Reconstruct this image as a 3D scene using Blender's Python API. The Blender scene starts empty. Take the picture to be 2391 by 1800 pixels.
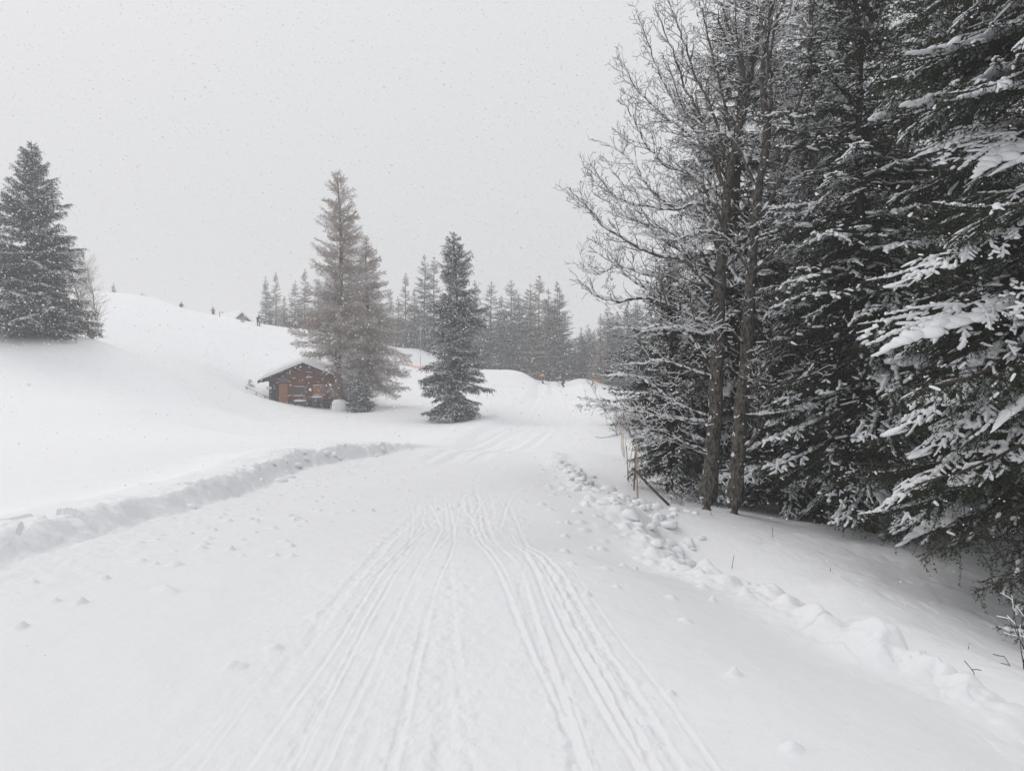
import bpy, math, random
import numpy as np
from mathutils import Vector, Matrix, Euler

# ------------------------------------------------------------------ camera, sky, light
S = bpy.context.scene
COL = S.collection
F_PX, CX, CY, HOR = 1660.0, 1195.5, 900.0, 874.0          # photo pixels
PITCH = math.atan((CY - HOR) / F_PX)
cam_data = bpy.data.cameras.new('camera')
cam = bpy.data.objects.new('camera', cam_data)
COL.objects.link(cam)
cam_data.sensor_width = 36.0
cam_data.lens = 36.0 * F_PX / 2391.0
cam_data.clip_start = 0.05
cam_data.clip_end = 2000.0
cam.location = (0, 0, 0)
cam.rotation_euler = (math.radians(90) - PITCH, 0, 0)
S.camera = cam

SUN_EL, SUN_ROT = math.radians(48), math.radians(-50)      # soft light from the upper left, beyond the trees
world = bpy.data.worlds.new('World')
S.world = world
world.use_nodes = True
wn, wl = world.node_tree.nodes, world.node_tree.links
wn.clear()
out = wn.new('ShaderNodeOutputWorld')
bg = wn.new('ShaderNodeBackground'); bg.inputs['Strength'].default_value = 0.1
sky = wn.new('ShaderNodeTexSky'); sky.sky_type = 'NISHITA'; sky.sun_disc = False
sky.sun_elevation = SUN_EL; sky.sun_rotation = SUN_ROT; sky.air_density = 1.0; sky.dust_density = 4.0
tc = wn.new('ShaderNodeTexCoord')
sep = wn.new('ShaderNodeSeparateXYZ')
ramp = wn.new('ShaderNodeValToRGB')                        # overcast: brighter to the zenith
ramp.color_ramp.elements[0].position = 0.0
ramp.color_ramp.elements[0].color = (0.66, 0.662, 0.674, 1)
ramp.color_ramp.elements[1].position = 1.0
ramp.color_ramp.elements[1].color = (0.90, 0.90, 0.91, 1)
e = ramp.color_ramp.elements.new(0.42); e.color = (0.755, 0.757, 0.767, 1)
mul = wn.new('ShaderNodeMixRGB'); mul.blend_type = 'MULTIPLY'; mul.inputs[0].default_value = 1.0
mul.inputs[2].default_value = (10.5, 10.5, 10.5, 1)
mix = wn.new('ShaderNodeMixRGB'); mix.inputs[0].default_value = 0.93
wl.new(tc.outputs['Generated'], sep.inputs[0])
wl.new(sep.outputs['Z'], ramp.inputs[0])
wl.new(ramp.outputs[0], mul.inputs[1])
wl.new(sky.outputs[0], mix.inputs[1])
wl.new(mul.outputs[0], mix.inputs[2])
wl.new(mix.outputs[0], bg.inputs['Color'])
wl.new(bg.outputs[0], out.inputs['Surface'])

sun_data = bpy.data.lights.new('sun', 'SUN')
sun_data.energy = 0.7
sun_data.angle = math.radians(28)
sun_data.color = (1.0, 0.985, 0.96)
sun = bpy.data.objects.new('sun', sun_data)
COL.objects.link(sun)
sd = Vector((math.sin(SUN_ROT) * math.cos(SUN_EL), math.cos(SUN_ROT) * math.cos(SUN_EL), math.sin(SUN_EL)))
sun.rotation_euler = sd.to_track_quat('Z', 'Y').to_euler()

S.view_settings.view_transform = 'Standard'
S.view_settings.look = 'None'
S.view_settings.gamma = 1.0
S.view_settings.exposure = 0.0
S.view_settings.use_curve_mapping = False
S.cycles.max_bounces = 8
S.cycles.diffuse_bounces = 3
S.cycles.glossy_bounces = 2
S.cycles.volume_bounces = 2
S.cycles.transparent_max_bounces = 8
S.cycles.use_adaptive_sampling = True
S.cycles.adaptive_threshold = 0.02
S.cycles.use_denoising = True
S.cycles.caustics_reflective = False
S.cycles.caustics_refractive = False

# ------------------------------------------------------------------ helpers
def at(px, py, d):
    """world point seen at photo pixel (px, py) at forward distance d"""
    u, v = (px - CX) / F_PX, (CY - py) / F_PX
    dy, dz = math.cos(PITCH) + v * math.sin(PITCH), -math.sin(PITCH) + v * math.cos(PITCH)
    return Vector((u / dy * d, d, dz / dy * d))

def tag(o, label=None, cat=None, group=None, kind=None):
    if label: o['label'] = label
    if cat: o['category'] = cat
    if group: o['group'] = group
    if kind: o['kind'] = kind
    return o

def empty(name, loc=(0, 0, 0), rz=0.0, label=None, cat=None, group=None):
    o = bpy.data.objects.new(name, None)
    o.empty_display_size = 0.2
    o.location = loc
    o.rotation_euler = (0, 0, rz)
    COL.objects.link(o)
    return tag(o, label, cat, group)

def link(name, me, parent=None, loc=None, rot=None, scale=None):
    o = bpy.data.objects.new(name, me)
    COL.objects.link(o)
    if parent: o.parent = parent
    if loc is not None: o.location = loc
    if rot is not None: o.rotation_euler = rot
    if scale is not None: o.scale = scale
    return o

class Geo:
    """collects numpy vertex blocks and faces (tri and quad) with material slots"""
    def __init__(s):
        s.v = []; s.f = []; s.m = []; s.n = 0
    def add(s, V, F, m=0):
        V = np.asarray(V, float).reshape(-1, 3); F = np.asarray(F, np.int64)
        if len(V) == 0 or len(F) == 0: return
        s.v.append(V); s.f.append(F + s.n); s.m.append(np.full(len(F), m, np.int32)); s.n += len(V)
    def mesh(s, name, mats, smooth=False, smooth_slots=()):
        me = bpy.data.meshes.new(name)
        V = np.concatenate(s.v)
        me.vertices.add(len(V)); me.vertices.foreach_set('co', V.astype(np.float32).ravel())
        sizes = np.concatenate([np.full(len(f), f.shape[1], np.int32) for f in s.f])
        idx = np.concatenate([f.ravel() for f in s.f]).astype(np.int32)
        me.loops.add(len(idx)); me.loops.foreach_set('vertex_index', idx)
        me.polygons.add(len(sizes))
        me.polygons.foreach_set('loop_start', np.concatenate([[0], np.cumsum(sizes)[:-1]]).astype(np.int32))
        try: me.polygons.foreach_set('loop_total', sizes)
        except Exception: pass
        mi = np.concatenate(s.m)
        me.polygons.foreach_set('material_index', mi)
        sm = np.full(len(sizes), smooth)
        for k in smooth_slots: sm |= (mi == k)
        me.polygons.foreach_set('use_smooth', sm)
        for m in mats: me.materials.append(m)
        me.update(calc_edges=True)
        me.validate()
        return me
    def obj(s, name, mats, parent=None, smooth=False, smooth_slots=()):
        if not isinstance(mats, (list, tuple)): mats = [mats]
        return link(name, s.mesh(name, mats, smooth, smooth_slots), parent)

BOXF = np.array([[0, 3, 2, 1], [4, 5, 6, 7], [0, 1, 5, 4], [1, 2, 6, 5], [2, 3, 7, 6], [3, 0, 4, 7]])
def box(g, lo, hi, m=0, M=None):
    x0, y0, z0 = lo; x1, y1, z1 = hi
    V = np.array([[x0, y0, z0], [x1, y0, z0], [x1, y1, z0], [x0, y1, z0], [x0, y0, z1], [x1, y0, z1], [x1, y1, z1], [x0, y1, z1]], float)
    if M is not None: V = V @ np.array(M.to_3x3()).T + np.array(M.translation)
    g.add(V, BOXF, m)

def norm(a): return a / np.maximum(np.linalg.norm(a, axis=-1, keepdims=True), 1e-9)

def frames(D):
    ref = np.where(np.abs(D[:, 2:3]) > 0.9, np.array([[1.0, 0, 0]]), np.array([[0, 0, 1.0]]))
    A = norm(np.cross(D, ref)); B = norm(np.cross(A, D))
    return A, B                                            # A sideways, B upwards

def prisms(g, P0, P1, r0, r1, sides=3, m=0, rot=None):
    """independent open prisms along many segments"""
    P0 = np.asarray(P0, float); P1 = np.asarray(P1, float)
    if len(P0) == 0: return
    D = norm(P1 - P0); A, B = frames(D)
    a = np.arange(sides) / sides * 2 * np.pi + math.pi / 2
    c, s_ = np.cos(a), np.sin(a)
    off = A[:, None, :] * c[None, :, None] + B[:, None, :] * s_[None, :, None]
    r0 = np.broadcast_to(r0, len(P0))[:, None, None]; r1 = np.broadcast_to(r1, len(P0))[:, None, None]
    V = np.stack([P0[:, None] + off * r0, P1[:, None] + off * r1], 1)      # N,2,s,3
    base = (np.arange(len(P0)) * 2 * sides)[:, None]
    k = np.arange(sides); k2 = (k + 1) % sides
    F = np.stack([base + k, base + k2, base + sides + k2, base + sides + k], -1).reshape(-1, 4)
    g.add(V.reshape(-1, 3), F, m)

def tube(g, P, R, sides=10, m=0, cap=True, rough=0.0, rng=None):
    P = np.asarray(P, float); R = np.asarray(R, float)
    T = norm(np.gradient(P, axis=0)); A, B = frames(T)
    for i in range(1, len(P)):                             # transport the frame
        a = A[i - 1] - T[i] * np.dot(A[i - 1], T[i]); A[i] = a / max(np.linalg.norm(a), 1e-9); B[i] = np.cross(T[i], A[i])
    a = np.arange(sides) / sides * 2 * np.pi
    rr = R[:, None] * np.ones((len(P), sides))
    if rough: rr = rr * (1 + rough * rng.standard_normal(rr.shape))
    V = P[:, None] + (A[:, None] * np.cos(a)[None, :, None] + B[:, None] * np.sin(a)[None, :, None]) * rr[..., None]
    i = np.arange(len(P) - 1)[:, None] * sides; k = np.arange(sides)[None]; k2 = (k + 1) % sides
    F = np.stack([i + k, i + k2, i + sides + k2, i + sides + k], -1).reshape(-1, 4)
    n0 = g.n
    g.add(V.reshape(-1, 3), F, m)
    if cap:
        for ring, p in ((0, P[0]), (len(P) - 1, P[-1])):
            VV = np.vstack([V[ring], p[None]])
            FF = [[(k + 1) % sides, k, sides] if ring == 0 else [k, (k + 1) % sides, sides] for k in range(sides)]
            g.add(VV, FF, m)

def catmull(P, n):
    P = np.asarray(P, float)
    Q = np.vstack([2 * P[0] - P[1], P, 2 * P[-1] - P[-2]])
    t = np.linspace(0, len(P) - 1 - 1e-6, n); i = t.astype(int); f = (t - i)[:, None]
    a, b, c, d = Q[i], Q[i + 1], Q[i + 2], Q[i + 3]
    return 0.5 * (2 * b + (c - a) * f + (2 * a - 5 * b + 4 * c - d) * f ** 2 + (3 * b - a - 3 * c + d) * f ** 3)

TAB = np.random.default_rng(7).random((256, 256))
def vnoise(x, y, seed=0):
    x = x + seed * 17.31; y = y + seed * 9.77
    xi, yi = np.floor(x).astype(int), np.floor(y).astype(int)
    fx, fy = x - xi, y - yi
    fx = fx * fx * fx * (fx * (fx * 6 - 15) + 10); fy = fy * fy * fy * (fy * (fy * 6 - 15) + 10)
    a, b = TAB[xi & 255, yi & 255], TAB[(xi + 1) & 255, yi & 255]
    c, d = TAB[xi & 255, (yi + 1) & 255], TAB[(xi + 1) & 255, (yi + 1) & 255]
    return (a * (1 - fx) + b * fx) * (1 - fy) + (c * (1 - fx) + d * fx) * fy - 0.5
def fbm(x, y, seed=0, o=4):
    s, a = 0, 1.0
    for k in range(o):
        s = s + a * vnoise(x * 2 ** k, y * 2 ** k, seed + k * 3); a *= 0.5
    return s
def sstep(a, b, x):
    t = np.clip((x - a) / (b - a), 0, 1); return t * t * (3 - 2 * t)

# ------------------------------------------------------------------ materials
def mat(name, base, rough=0.8, spec=0.3, noise=None, bump=None, metallic=0.0):
    m = bpy.data.materials.new(name); m.use_nodes = True
    n, l = m.node_tree.nodes, m.node_tree.links
    b = n['Principled BSDF']
    b.inputs['Base Color'].default_value = (*base, 1)
    b.inputs['Roughness'].default_value = rough
    b.inputs['Specular IOR Level'].default_value = spec
    b.inputs['Metallic'].default_value = metallic
    co = n.new('ShaderNodeTexCoord')
    if noise:                                              # (scale, other colour, stretch)
        sc, c2, st = noise
        mp = n.new('ShaderNodeMapping'); mp.inputs['Scale'].default_value = st
        nt = n.new('ShaderNodeTexNoise'); nt.inputs['Scale'].default_value = sc; nt.inputs['Detail'].default_value = 6
        cr = n.new('ShaderNodeValToRGB')
        cr.color_ramp.elements[0].position = 0.35; cr.color_ramp.elements[0].color = (*base, 1)
        cr.color_ramp.elements[1].position = 0.65; cr.color_ramp.elements[1].color = (*c2, 1)
        l.new(co.outputs['Object'], mp.inputs[0]); l.new(mp.outputs[0], nt.inputs['Vector'])
        l.new(nt.outputs[0], cr.inputs[0]); l.new(cr.outputs[0], b.inputs['Base Color'])
    if bump:                                               # list of (scale, strength, distance)
        prev = None
        for sc, st, dist in bump:
            nt = n.new('ShaderNodeTexNoise'); nt.inputs['Scale'].default_value = sc; nt.inputs['Detail'].default_value = 4
            l.new(co.outputs['Object'], nt.inputs['Vector'])
            bp = n.new('ShaderNodeBump'); bp.inputs['Strength'].default_value = st; bp.inputs['Distance'].default_value = dist
            l.new(nt.outputs[0], bp.inputs['Height'])
            if prev: l.new(prev.outputs[0], bp.inputs['Normal'])
            prev = bp
        l.new(prev.outputs[0], b.inputs['Normal'])
    return m

M = {}
M['snow'] = mat('snow_ground', (0.90, 0.905, 0.92), 0.6, 0.25, bump=[(9, 0.35, 0.03), (70, 0.4, 0.004)])
M['snow_road'] = mat('snow_packed_dimmed', (0.81, 0.815, 0.83), 0.6, 0.25, bump=[(14, 0.3, 0.02), (90, 0.45, 0.004)])
_m = M['snow_road']; _n, _l = _m.node_tree.nodes, _m.node_tree.links       # packed snow with painted-in dimming near the camera, fresh towards the open slope
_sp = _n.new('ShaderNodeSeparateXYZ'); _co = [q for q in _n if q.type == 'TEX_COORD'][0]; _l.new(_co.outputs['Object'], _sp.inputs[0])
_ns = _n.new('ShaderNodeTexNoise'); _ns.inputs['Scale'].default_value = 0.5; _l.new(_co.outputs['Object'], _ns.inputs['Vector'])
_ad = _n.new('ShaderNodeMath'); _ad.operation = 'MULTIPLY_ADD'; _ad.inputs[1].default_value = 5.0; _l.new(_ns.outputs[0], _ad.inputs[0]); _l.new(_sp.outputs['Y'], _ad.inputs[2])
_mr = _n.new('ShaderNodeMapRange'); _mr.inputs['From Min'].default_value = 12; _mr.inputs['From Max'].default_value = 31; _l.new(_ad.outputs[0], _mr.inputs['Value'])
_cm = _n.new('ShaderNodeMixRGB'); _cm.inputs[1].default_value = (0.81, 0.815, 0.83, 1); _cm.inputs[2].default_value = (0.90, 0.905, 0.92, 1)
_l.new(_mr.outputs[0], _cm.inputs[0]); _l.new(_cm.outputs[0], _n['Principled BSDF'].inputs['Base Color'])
M['snow_rough'] = mat('snow_rough', (0.87, 0.875, 0.89), 0.65, 0.2, bump=[(12, 0.6, 0.03), (60, 0.6, 0.008)])
M['snow_clod'] = mat('snow_clod', (0.86, 0.865, 0.88), 0.65, 0.2, bump=[(3, 0.5, 0.012)])
M['snow_tree'] = mat('snow_on_branches', (0.86, 0.87, 0.89), 0.7, 0.2, bump=[(25, 0.5, 0.01)])
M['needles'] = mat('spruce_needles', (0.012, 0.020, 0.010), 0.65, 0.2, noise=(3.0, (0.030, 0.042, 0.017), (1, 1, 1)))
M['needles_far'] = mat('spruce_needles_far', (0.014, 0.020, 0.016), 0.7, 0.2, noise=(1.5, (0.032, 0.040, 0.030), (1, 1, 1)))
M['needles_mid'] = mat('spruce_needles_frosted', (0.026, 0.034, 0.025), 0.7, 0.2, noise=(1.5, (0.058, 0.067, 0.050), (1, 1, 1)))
M['bark'] = mat('spruce_bark', (0.045, 0.033, 0.026), 0.9, 0.1, noise=(6, (0.10, 0.08, 0.065), (1, 1, 0.3)), bump=[(18, 0.8, 0.02)])
M['bark_grey'] = mat('maple_bark', (0.038, 0.033, 0.029), 0.9, 0.1, noise=(24, (0.17, 0.155, 0.135), (1, 1, 0.45)), bump=[(14, 0.9, 0.02), (50, 0.6, 0.006)])
M['twig'] = mat('twig_bark', (0.050, 0.042, 0.036), 0.9, 0.1)
M['larch'] = mat('larch_twigs', (0.26, 0.19, 0.145), 0.9, 0.1, noise=(2.0, (0.40, 0.31, 0.255), (1, 1, 1)))
M['larch_bark'] = mat('larch_bark', (0.10, 0.065, 0.05), 0.9, 0.1, noise=(5, (0.17, 0.12, 0.10), (1, 1, 0.3)))
M['wood_dark'] = mat('hut_wood_dark', (0.12, 0.040, 0.027), 0.8, 0.2, noise=(3, (0.21, 0.075, 0.048), (0.4, 1, 6)))
M['wood_black'] = mat('hut_wood_black', (0.022, 0.020, 0.020), 0.85, 0.15, noise=(3, (0.045, 0.04, 0.038), (0.4, 1, 6)))
M['wood_orange'] = mat('door_wood', (0.32, 0.125, 0.055), 0.7, 0.25, noise=(4, (0.42, 0.19, 0.09), (6, 1, 0.4)))
M['wood_grey'] = mat('weathered_wood', (0.10, 0.095, 0.09), 0.85, 0.15, noise=(6, (0.19, 0.175, 0.16), (1, 1, 0.3)))
M['bamboo'] = mat('bamboo', (0.46, 0.31, 0.20), 0.6, 0.3, noise=(8, (0.58, 0.43, 0.31), (1, 1, 0.4)))
M['pole_dark'] = mat('dark_pole', (0.06, 0.055, 0.055), 0.6, 0.3)
M['metal_dark'] = mat('dark_metal', (0.05, 0.05, 0.055), 0.5, 0.4, metallic=0.4)
M['metal_light'] = mat('light_metal', (0.45, 0.45, 0.46), 0.5, 0.4)
M['glass'] = mat('window_glass', (0.02, 0.022, 0.025), 0.15, 0.5)
M['net'] = mat('orange_net', (0.85, 0.22, 0.08), 0.6, 0.2)
M['white_paint'] = mat('white_paint', (0.72, 0.72, 0.68), 0.6, 0.3)
M['blue_grey'] = mat('blue_grey_panel', (0.09, 0.12, 0.17), 0.4, 0.4)
M['orange_cloth'] = mat('orange_jacket', (0.80, 0.34, 0.05), 0.8, 0.1)
M['dark_cloth'] = mat('dark_cloth', (0.03, 0.032, 0.04), 0.8, 0.1)
M['blue_cloth'] = mat('blue_cloth', (0.03, 0.05, 0.09), 0.8, 0.1)
M['pink_cloth'] = mat('pale_pink_cloth', (0.45, 0.22, 0.20), 0.8, 0.1)
M['skin'] = mat('skin', (0.5, 0.3, 0.22), 0.6, 0.2)
M['yellow'] = mat('yellow_green_pad', (0.40, 0.43, 0.16), 0.6, 0.2)
M['flake'] = mat('falling_snow', (0.9, 0.9, 0.92), 0.8, 0.1)

_m = M['flake']; _n, _l = _m.node_tree.nodes, _m.node_tree.links
_tr = _n.new('ShaderNodeBsdfTranslucent'); _tr.inputs[0].default_value = (0.95, 0.95, 0.96, 1)
_di = _n.new('ShaderNodeBsdfDiffuse'); _di.inputs[0].default_value = (0.95, 0.95, 0.96, 1)
_mx = _n.new('ShaderNodeMixShader'); _mx.inputs[0].default_value = 0.5
_l.new(_di.outputs[0], _mx.inputs[1]); _l.new(_tr.outputs[0], _mx.inputs[2])
_l.new(_mx.outputs[0], [q for q in _n if q.type == 'OUTPUT_MATERIAL'][0].inputs['Surface'])

# ------------------------------------------------------------------ the ground
YS = np.array([-30, 0, 3.5, 4.1, 4.5, 4.9, 5.5, 6.6, 7.6, 8.7, 11.5, 16, 24, 32, 60.])
XR = np.array([2.9, 2.8, 2.52, 2.41, 2.32, 2.24, 2.03, 1.63, 1.54, 1.48, 1.34, 1.24, 1.22, 1.6, 4.0])
YL = np.array([-30, 0, 5.7, 7.6, 10.2, 15.6, 21, 28, 34, 60.])
XL = np.array([-4.3, -4.15, -4.1, -4.1, -4.27, -4.66, -3.9, -2.45, -1.2, 3.0])
def xr(y): return np.interp(y, YS, XR) + 0.10 * vnoise(y * 1.3, y * 0 + 3.3, 5) * 2
def xl(y): return np.interp(y, YL, XL) + 0.09 * vnoise(y * 0.9, y * 0 + 1.3, 8) * 2

def features(x, y):
    """ploughed bank on the left, crumbled edge and drop on the right"""
    z = np.zeros_like(x)
    u = xl(y) - x
    amp = (1 - sstep(19, 29, y)) * (0.22 + 0.15 * sstep(6, 13, y) + 0.07 * vnoise(y * 0.7, x * 0 + 5, 2) * 2)
    face = sstep(-0.02, 0.32, u + 0.10 * fbm(x * 3.2, y * 3.2, 11, 3))
    back = 1 - 0.85 * sstep(0.55, 2.4, u)
    z += amp * face * back
    z += 0.10 * sstep(-1.2, 0.0, u) * (1 - face) * amp      # plough apron
    v = x - xr(y)
    ridge = np.exp(-((v - 0.05) / 0.28) ** 2) * (1 - sstep(20, 27, y))
    z += ridge * (0.07 + 0.08 * vnoise(y * 2.2, x * 2.2, 4))
    z -= 0.85 * sstep(0.12, 0.85, v) * (1 - sstep(7.0, 10.5, y)) * sstep(-40, -5, y)
    return z

CP = []
def cp(px, py, d): p = at(px, py, d); CP.append((p.x, p.y, p.z))
def cw(x, y, z): CP.append((x, y, z))
for x in (-3, 0, 2): cw(x, 0.5, -1.6)
for x in (-2, 0, 2): cw(x, 3.5, -1.6)
for x in (-3, -1, 1): cw(x, 6, -1.6)
for x in (-3, -1, 1): cw(x, 9, -1.78)
for x in (-3.5, -1, 1): cw(x, 12, -1.98)
for x in (-3.5, -1, 1): cw(x, 16, -2.2)
for x in (-2, 0.5): cw(x, 21, -2.55)
for a in ((-1.0, 28, -3.0), (1.5, 28, -2.95), (-30, -30, -1.5), (0, -30, -1.6), (30, -30, -2.5), (-12, -5, -1.5), (12, -8, -2.6), (5, -8, -2.1), (-60, 0, 4), (60, 0, -4)): cw(*a)
# left field and hillside
for a in ((0, 1150, 10), (-300, 1120, 10), (0, 1000, 20), (0, 900, 30), (0, 830, 40), (-300, 900, 26), (-400, 760, 42), (110, 785, 46), (195, 792, 47), (0, 733, 54), (-300, 640, 60),
          (300, 755, 72), (300, 850, 45), (300, 950, 28), (300, 1050, 15), (300, 1140, 10), (500, 1095, 13),
          (680, 943, 65), (790, 953, 65), (612, 931, 65.5), (560, 904, 66.5), (500, 866, 66), (450, 800, 77), (600, 815, 86), (700, 795, 94),
          (860, 955, 63), (830, 965, 60), (900, 880, 86), (600, 985, 48), (800, 990, 48), (620, 1030, 31), (800, 1030, 31), (450, 1000, 30), (700, 1042, 21), (900, 1030, 27),
          (1050, 988, 52), (1140, 965, 57), (930, 962, 58), (1100, 925, 76), (1000, 895, 88), (700, 775, 103)): cp(*a)
# crests
for px, py, d in ((-200, 640, 80), (0, 650, 88), (120, 668, 92), (238, 683, 95), (357, 697, 98), (432, 724, 100), (497, 738, 102), (584, 753, 104), (660, 767, 105), (757, 773, 106), (860, 795, 108)):
    cp(px, py, d)
    p = at(px, py, d); q = p * 1.22; cw(q.x, q.y, p.z - 0.4); q = p * 1.7; cw(q.x, q.y, p.z - 5)
for px, py, d, dz in ((935, 812, 115, -3), (976, 814, 116, -3), (960, 850, 100, 0), (1012, 862, 98, 0), (1000, 845, 106, 0), (1060, 860, 104, -3), (1110, 862, 98, -2), (1157, 864, 96, -2), (1223, 871, 95, -1),
                  (1246, 892, 92, 0), (1262, 897, 96, 0), (1285, 899, 98, 0), (1308, 901, 97, 0), (1236, 884, 99, 0), (1261, 889, 112, -2), (1307, 897, 110, -2), (1322, 894, 100, 0), (1345, 887, 100, -3), (1352, 905, 88, 0), (1400, 925, 80, 0), (1388, 892, 100, -3), (1442, 905, 98, -3), (1500, 912, 90, -3)):
    cp(px, py, d)
    if dz: p = at(px, py, d); q = p * 1.35; cw(q.x, q.y, p.z + dz)
# valley and slope up the middle
for a in ((1150, 1040, 31), (1200, 1000, 45), (1250, 950, 66), (1300, 920, 86), (1400, 1000, 38), (1400, 950, 60), (1460, 930, 80), (1360, 1060, 22), (1450, 1110, 18), (1350, 905, 93)): cp(*a)
# ditch and forest floor on the right
for a in ((1479, 1238, 8.7), (1533, 1303, 7.6), (1605, 1345, 6.6), (1808, 1395, 5.5), (1953, 1462, 4.9), (2050, 1492, 4.5), (2170, 1562, 4.1), (2391, 1690, 3.5)): cp(*a)
for a in ((2120, 1490, 6.3), (2391, 1640, 5.0), (2650, 1700, 5.0), (2300, 1520, 6.6), (2100, 1400, 7.6), (1900, 1330, 8.3), (2300, 1395, 8.6), (2420, 1340, 9), (2700, 1400, 8), (2000, 1255, 11), (1800, 1215, 12.2),
          (1900, 1270, 9.8), (1654, 1190, 13), (1560, 1182, 12.2), (1700, 1235, 9.8), (1489, 1166, 14), (1800, 1150, 18), (2200, 1245, 14), (2600, 1290, 12), (1700, 1100, 25), (2100, 1130, 25), (1750, 1010, 45), (2300, 1000, 60), (2000, 960, 90)): cp(*a)
for a in ((0, 200, -8), (60, 150, -8), (-60, 260, -5), (0, 320, -12), (200, 200, -12), (-200, 200, 8), (250, 0, -8), (-250, 0, 8), (0, -250, -3), (-200, -200, 2), (200, -200, -6), (-220, 320, 0), (220, 320, -14)): cw(*a)
CP = np.array(CP)
RC = 1.6
def kern(x, y): return np.sqrt((x[..., None] - CP[:, 0]) ** 2 + (y[..., None] - CP[:, 1]) ** 2 + RC ** 2)
_A = kern(CP[:, 0], CP[:, 1]); _n = len(CP)
_B = np.zeros((_n + 1, _n + 1)); _B[:_n, :_n] = _A + np.eye(_n) * -0.02; _B[:_n, _n] = 1; _B[_n, :_n] = 1
_W = np.linalg.solve(_B, np.append(CP[:, 2] - features(CP[:, 0], CP[:, 1]), 0))
def macro(x, y):
    o = np.empty(x.shape); xf, yf, of = x.ravel(), y.ravel(), o.ravel()
    for i in range(0, len(xf), 40000):
        of[i:i + 40000] = kern(xf[i:i + 40000], yf[i:i + 40000]) @ _W[:-1] + _W[-1]
    return of.reshape(x.shape)

def ground(x, y):
    x = np.atleast_1d(np.asarray(x, float)); y = np.atleast_1d(np.asarray(y, float))
    return macro(x, y) + features(x, y)
def gz(x, y): return float(ground(x, y)[0])
GROUND_AT = gz

# ski tracks: (lateral position at y=3, at y=6, at y=9, at y=12.5, at y=17, depth, width, roughness)
R = np.random.default_rng(11)
TR = []
for b, m6, m9, m12, m17, dep, w, ro in (
    (-1.18, -1.15, -1.25, -1.6, -2.9, 0.030, 0.10, 1.0), (-1.28, -1.3, -1.42, -1.85, -3.2, 0.016, 0.03, 0.1), (-1.06, -1.0, -1.12, -1.5, -2.6, 0.014, 0.03, 0.2),
    (-0.88, -0.95, -1.08, -1.45, -2.7, 0.013, 0.03, 0.1), (-0.80, -0.80, -0.95, -1.3, -2.3, 0.014, 0.04, 0.1), (-0.62, -0.70, -0.86, -1.2, -2.0, 0.012, 0.03, 0.1),
    (-0.52, -0.63, -0.9, -1.25, -2.2, 0.016, 0.05, 0.3), (-0.40, -0.50, -0.7, -1.0, -1.6, 0.026, 0.09, 1.0), (-0.30, -0.42, -0.62, -0.95, -1.35, 0.022, 0.10, 0.9), (-0.47, -0.57, -0.8, -1.12, -1.9, 0.018, 0.03, 0.1),
    (-0.10, -0.30, -0.55, -0.85, -1.1, 0.020, 0.06, 0.8), (0.02, -0.20, -0.48, -0.80, -1.0, 0.024, 0.06, 0.9), (0.14, -0.14, -0.45, -0.78, -0.9, 0.018, 0.04, 0.2), (0.25, -0.02, -0.35, -0.70, -0.75, 0.028, 0.07, 1.0),
    (0.33, 0.05, -0.30, -0.66, -0.6, 0.020, 0.04, 0.3), (0.46, 0.12, -0.22, -0.60, -0.5, 0.026, 0.05, 0.5), (0.55, 0.22, -0.15, -0.50, -0.2, 0.018, 0.04, 0.6), (0.66, 0.30, -0.08, -0.42, 0.0, 0.024, 0.05, 0.9), (0.78, 0.38, 0.0, -0.35, 0.2, 0.018, 0.03, 0.4),
    (0.0, 0.1, 0.1, -0.2, 0.4, 0.012, 0.03, 0.2), (-0.9, -0.9, -1.2, -1.9, -3.6, 0.014, 0.04, 0.5), (-0.2, -0.5, -1.0, -1.7, -3.0, 0.014, 0.05, 0.6), (-0.7, -0.65, -0.7, -0.7, -0.8, 0.014, 0.04, 0.3)):
    TR.append((np.array([b - (m6 - b) * 0.6, b, m6, m9, m12, m17, m17 * 1.25]), dep, w, ro))
TY = np.array([0, 3, 6, 9, 12.5, 17, 24.])
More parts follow.
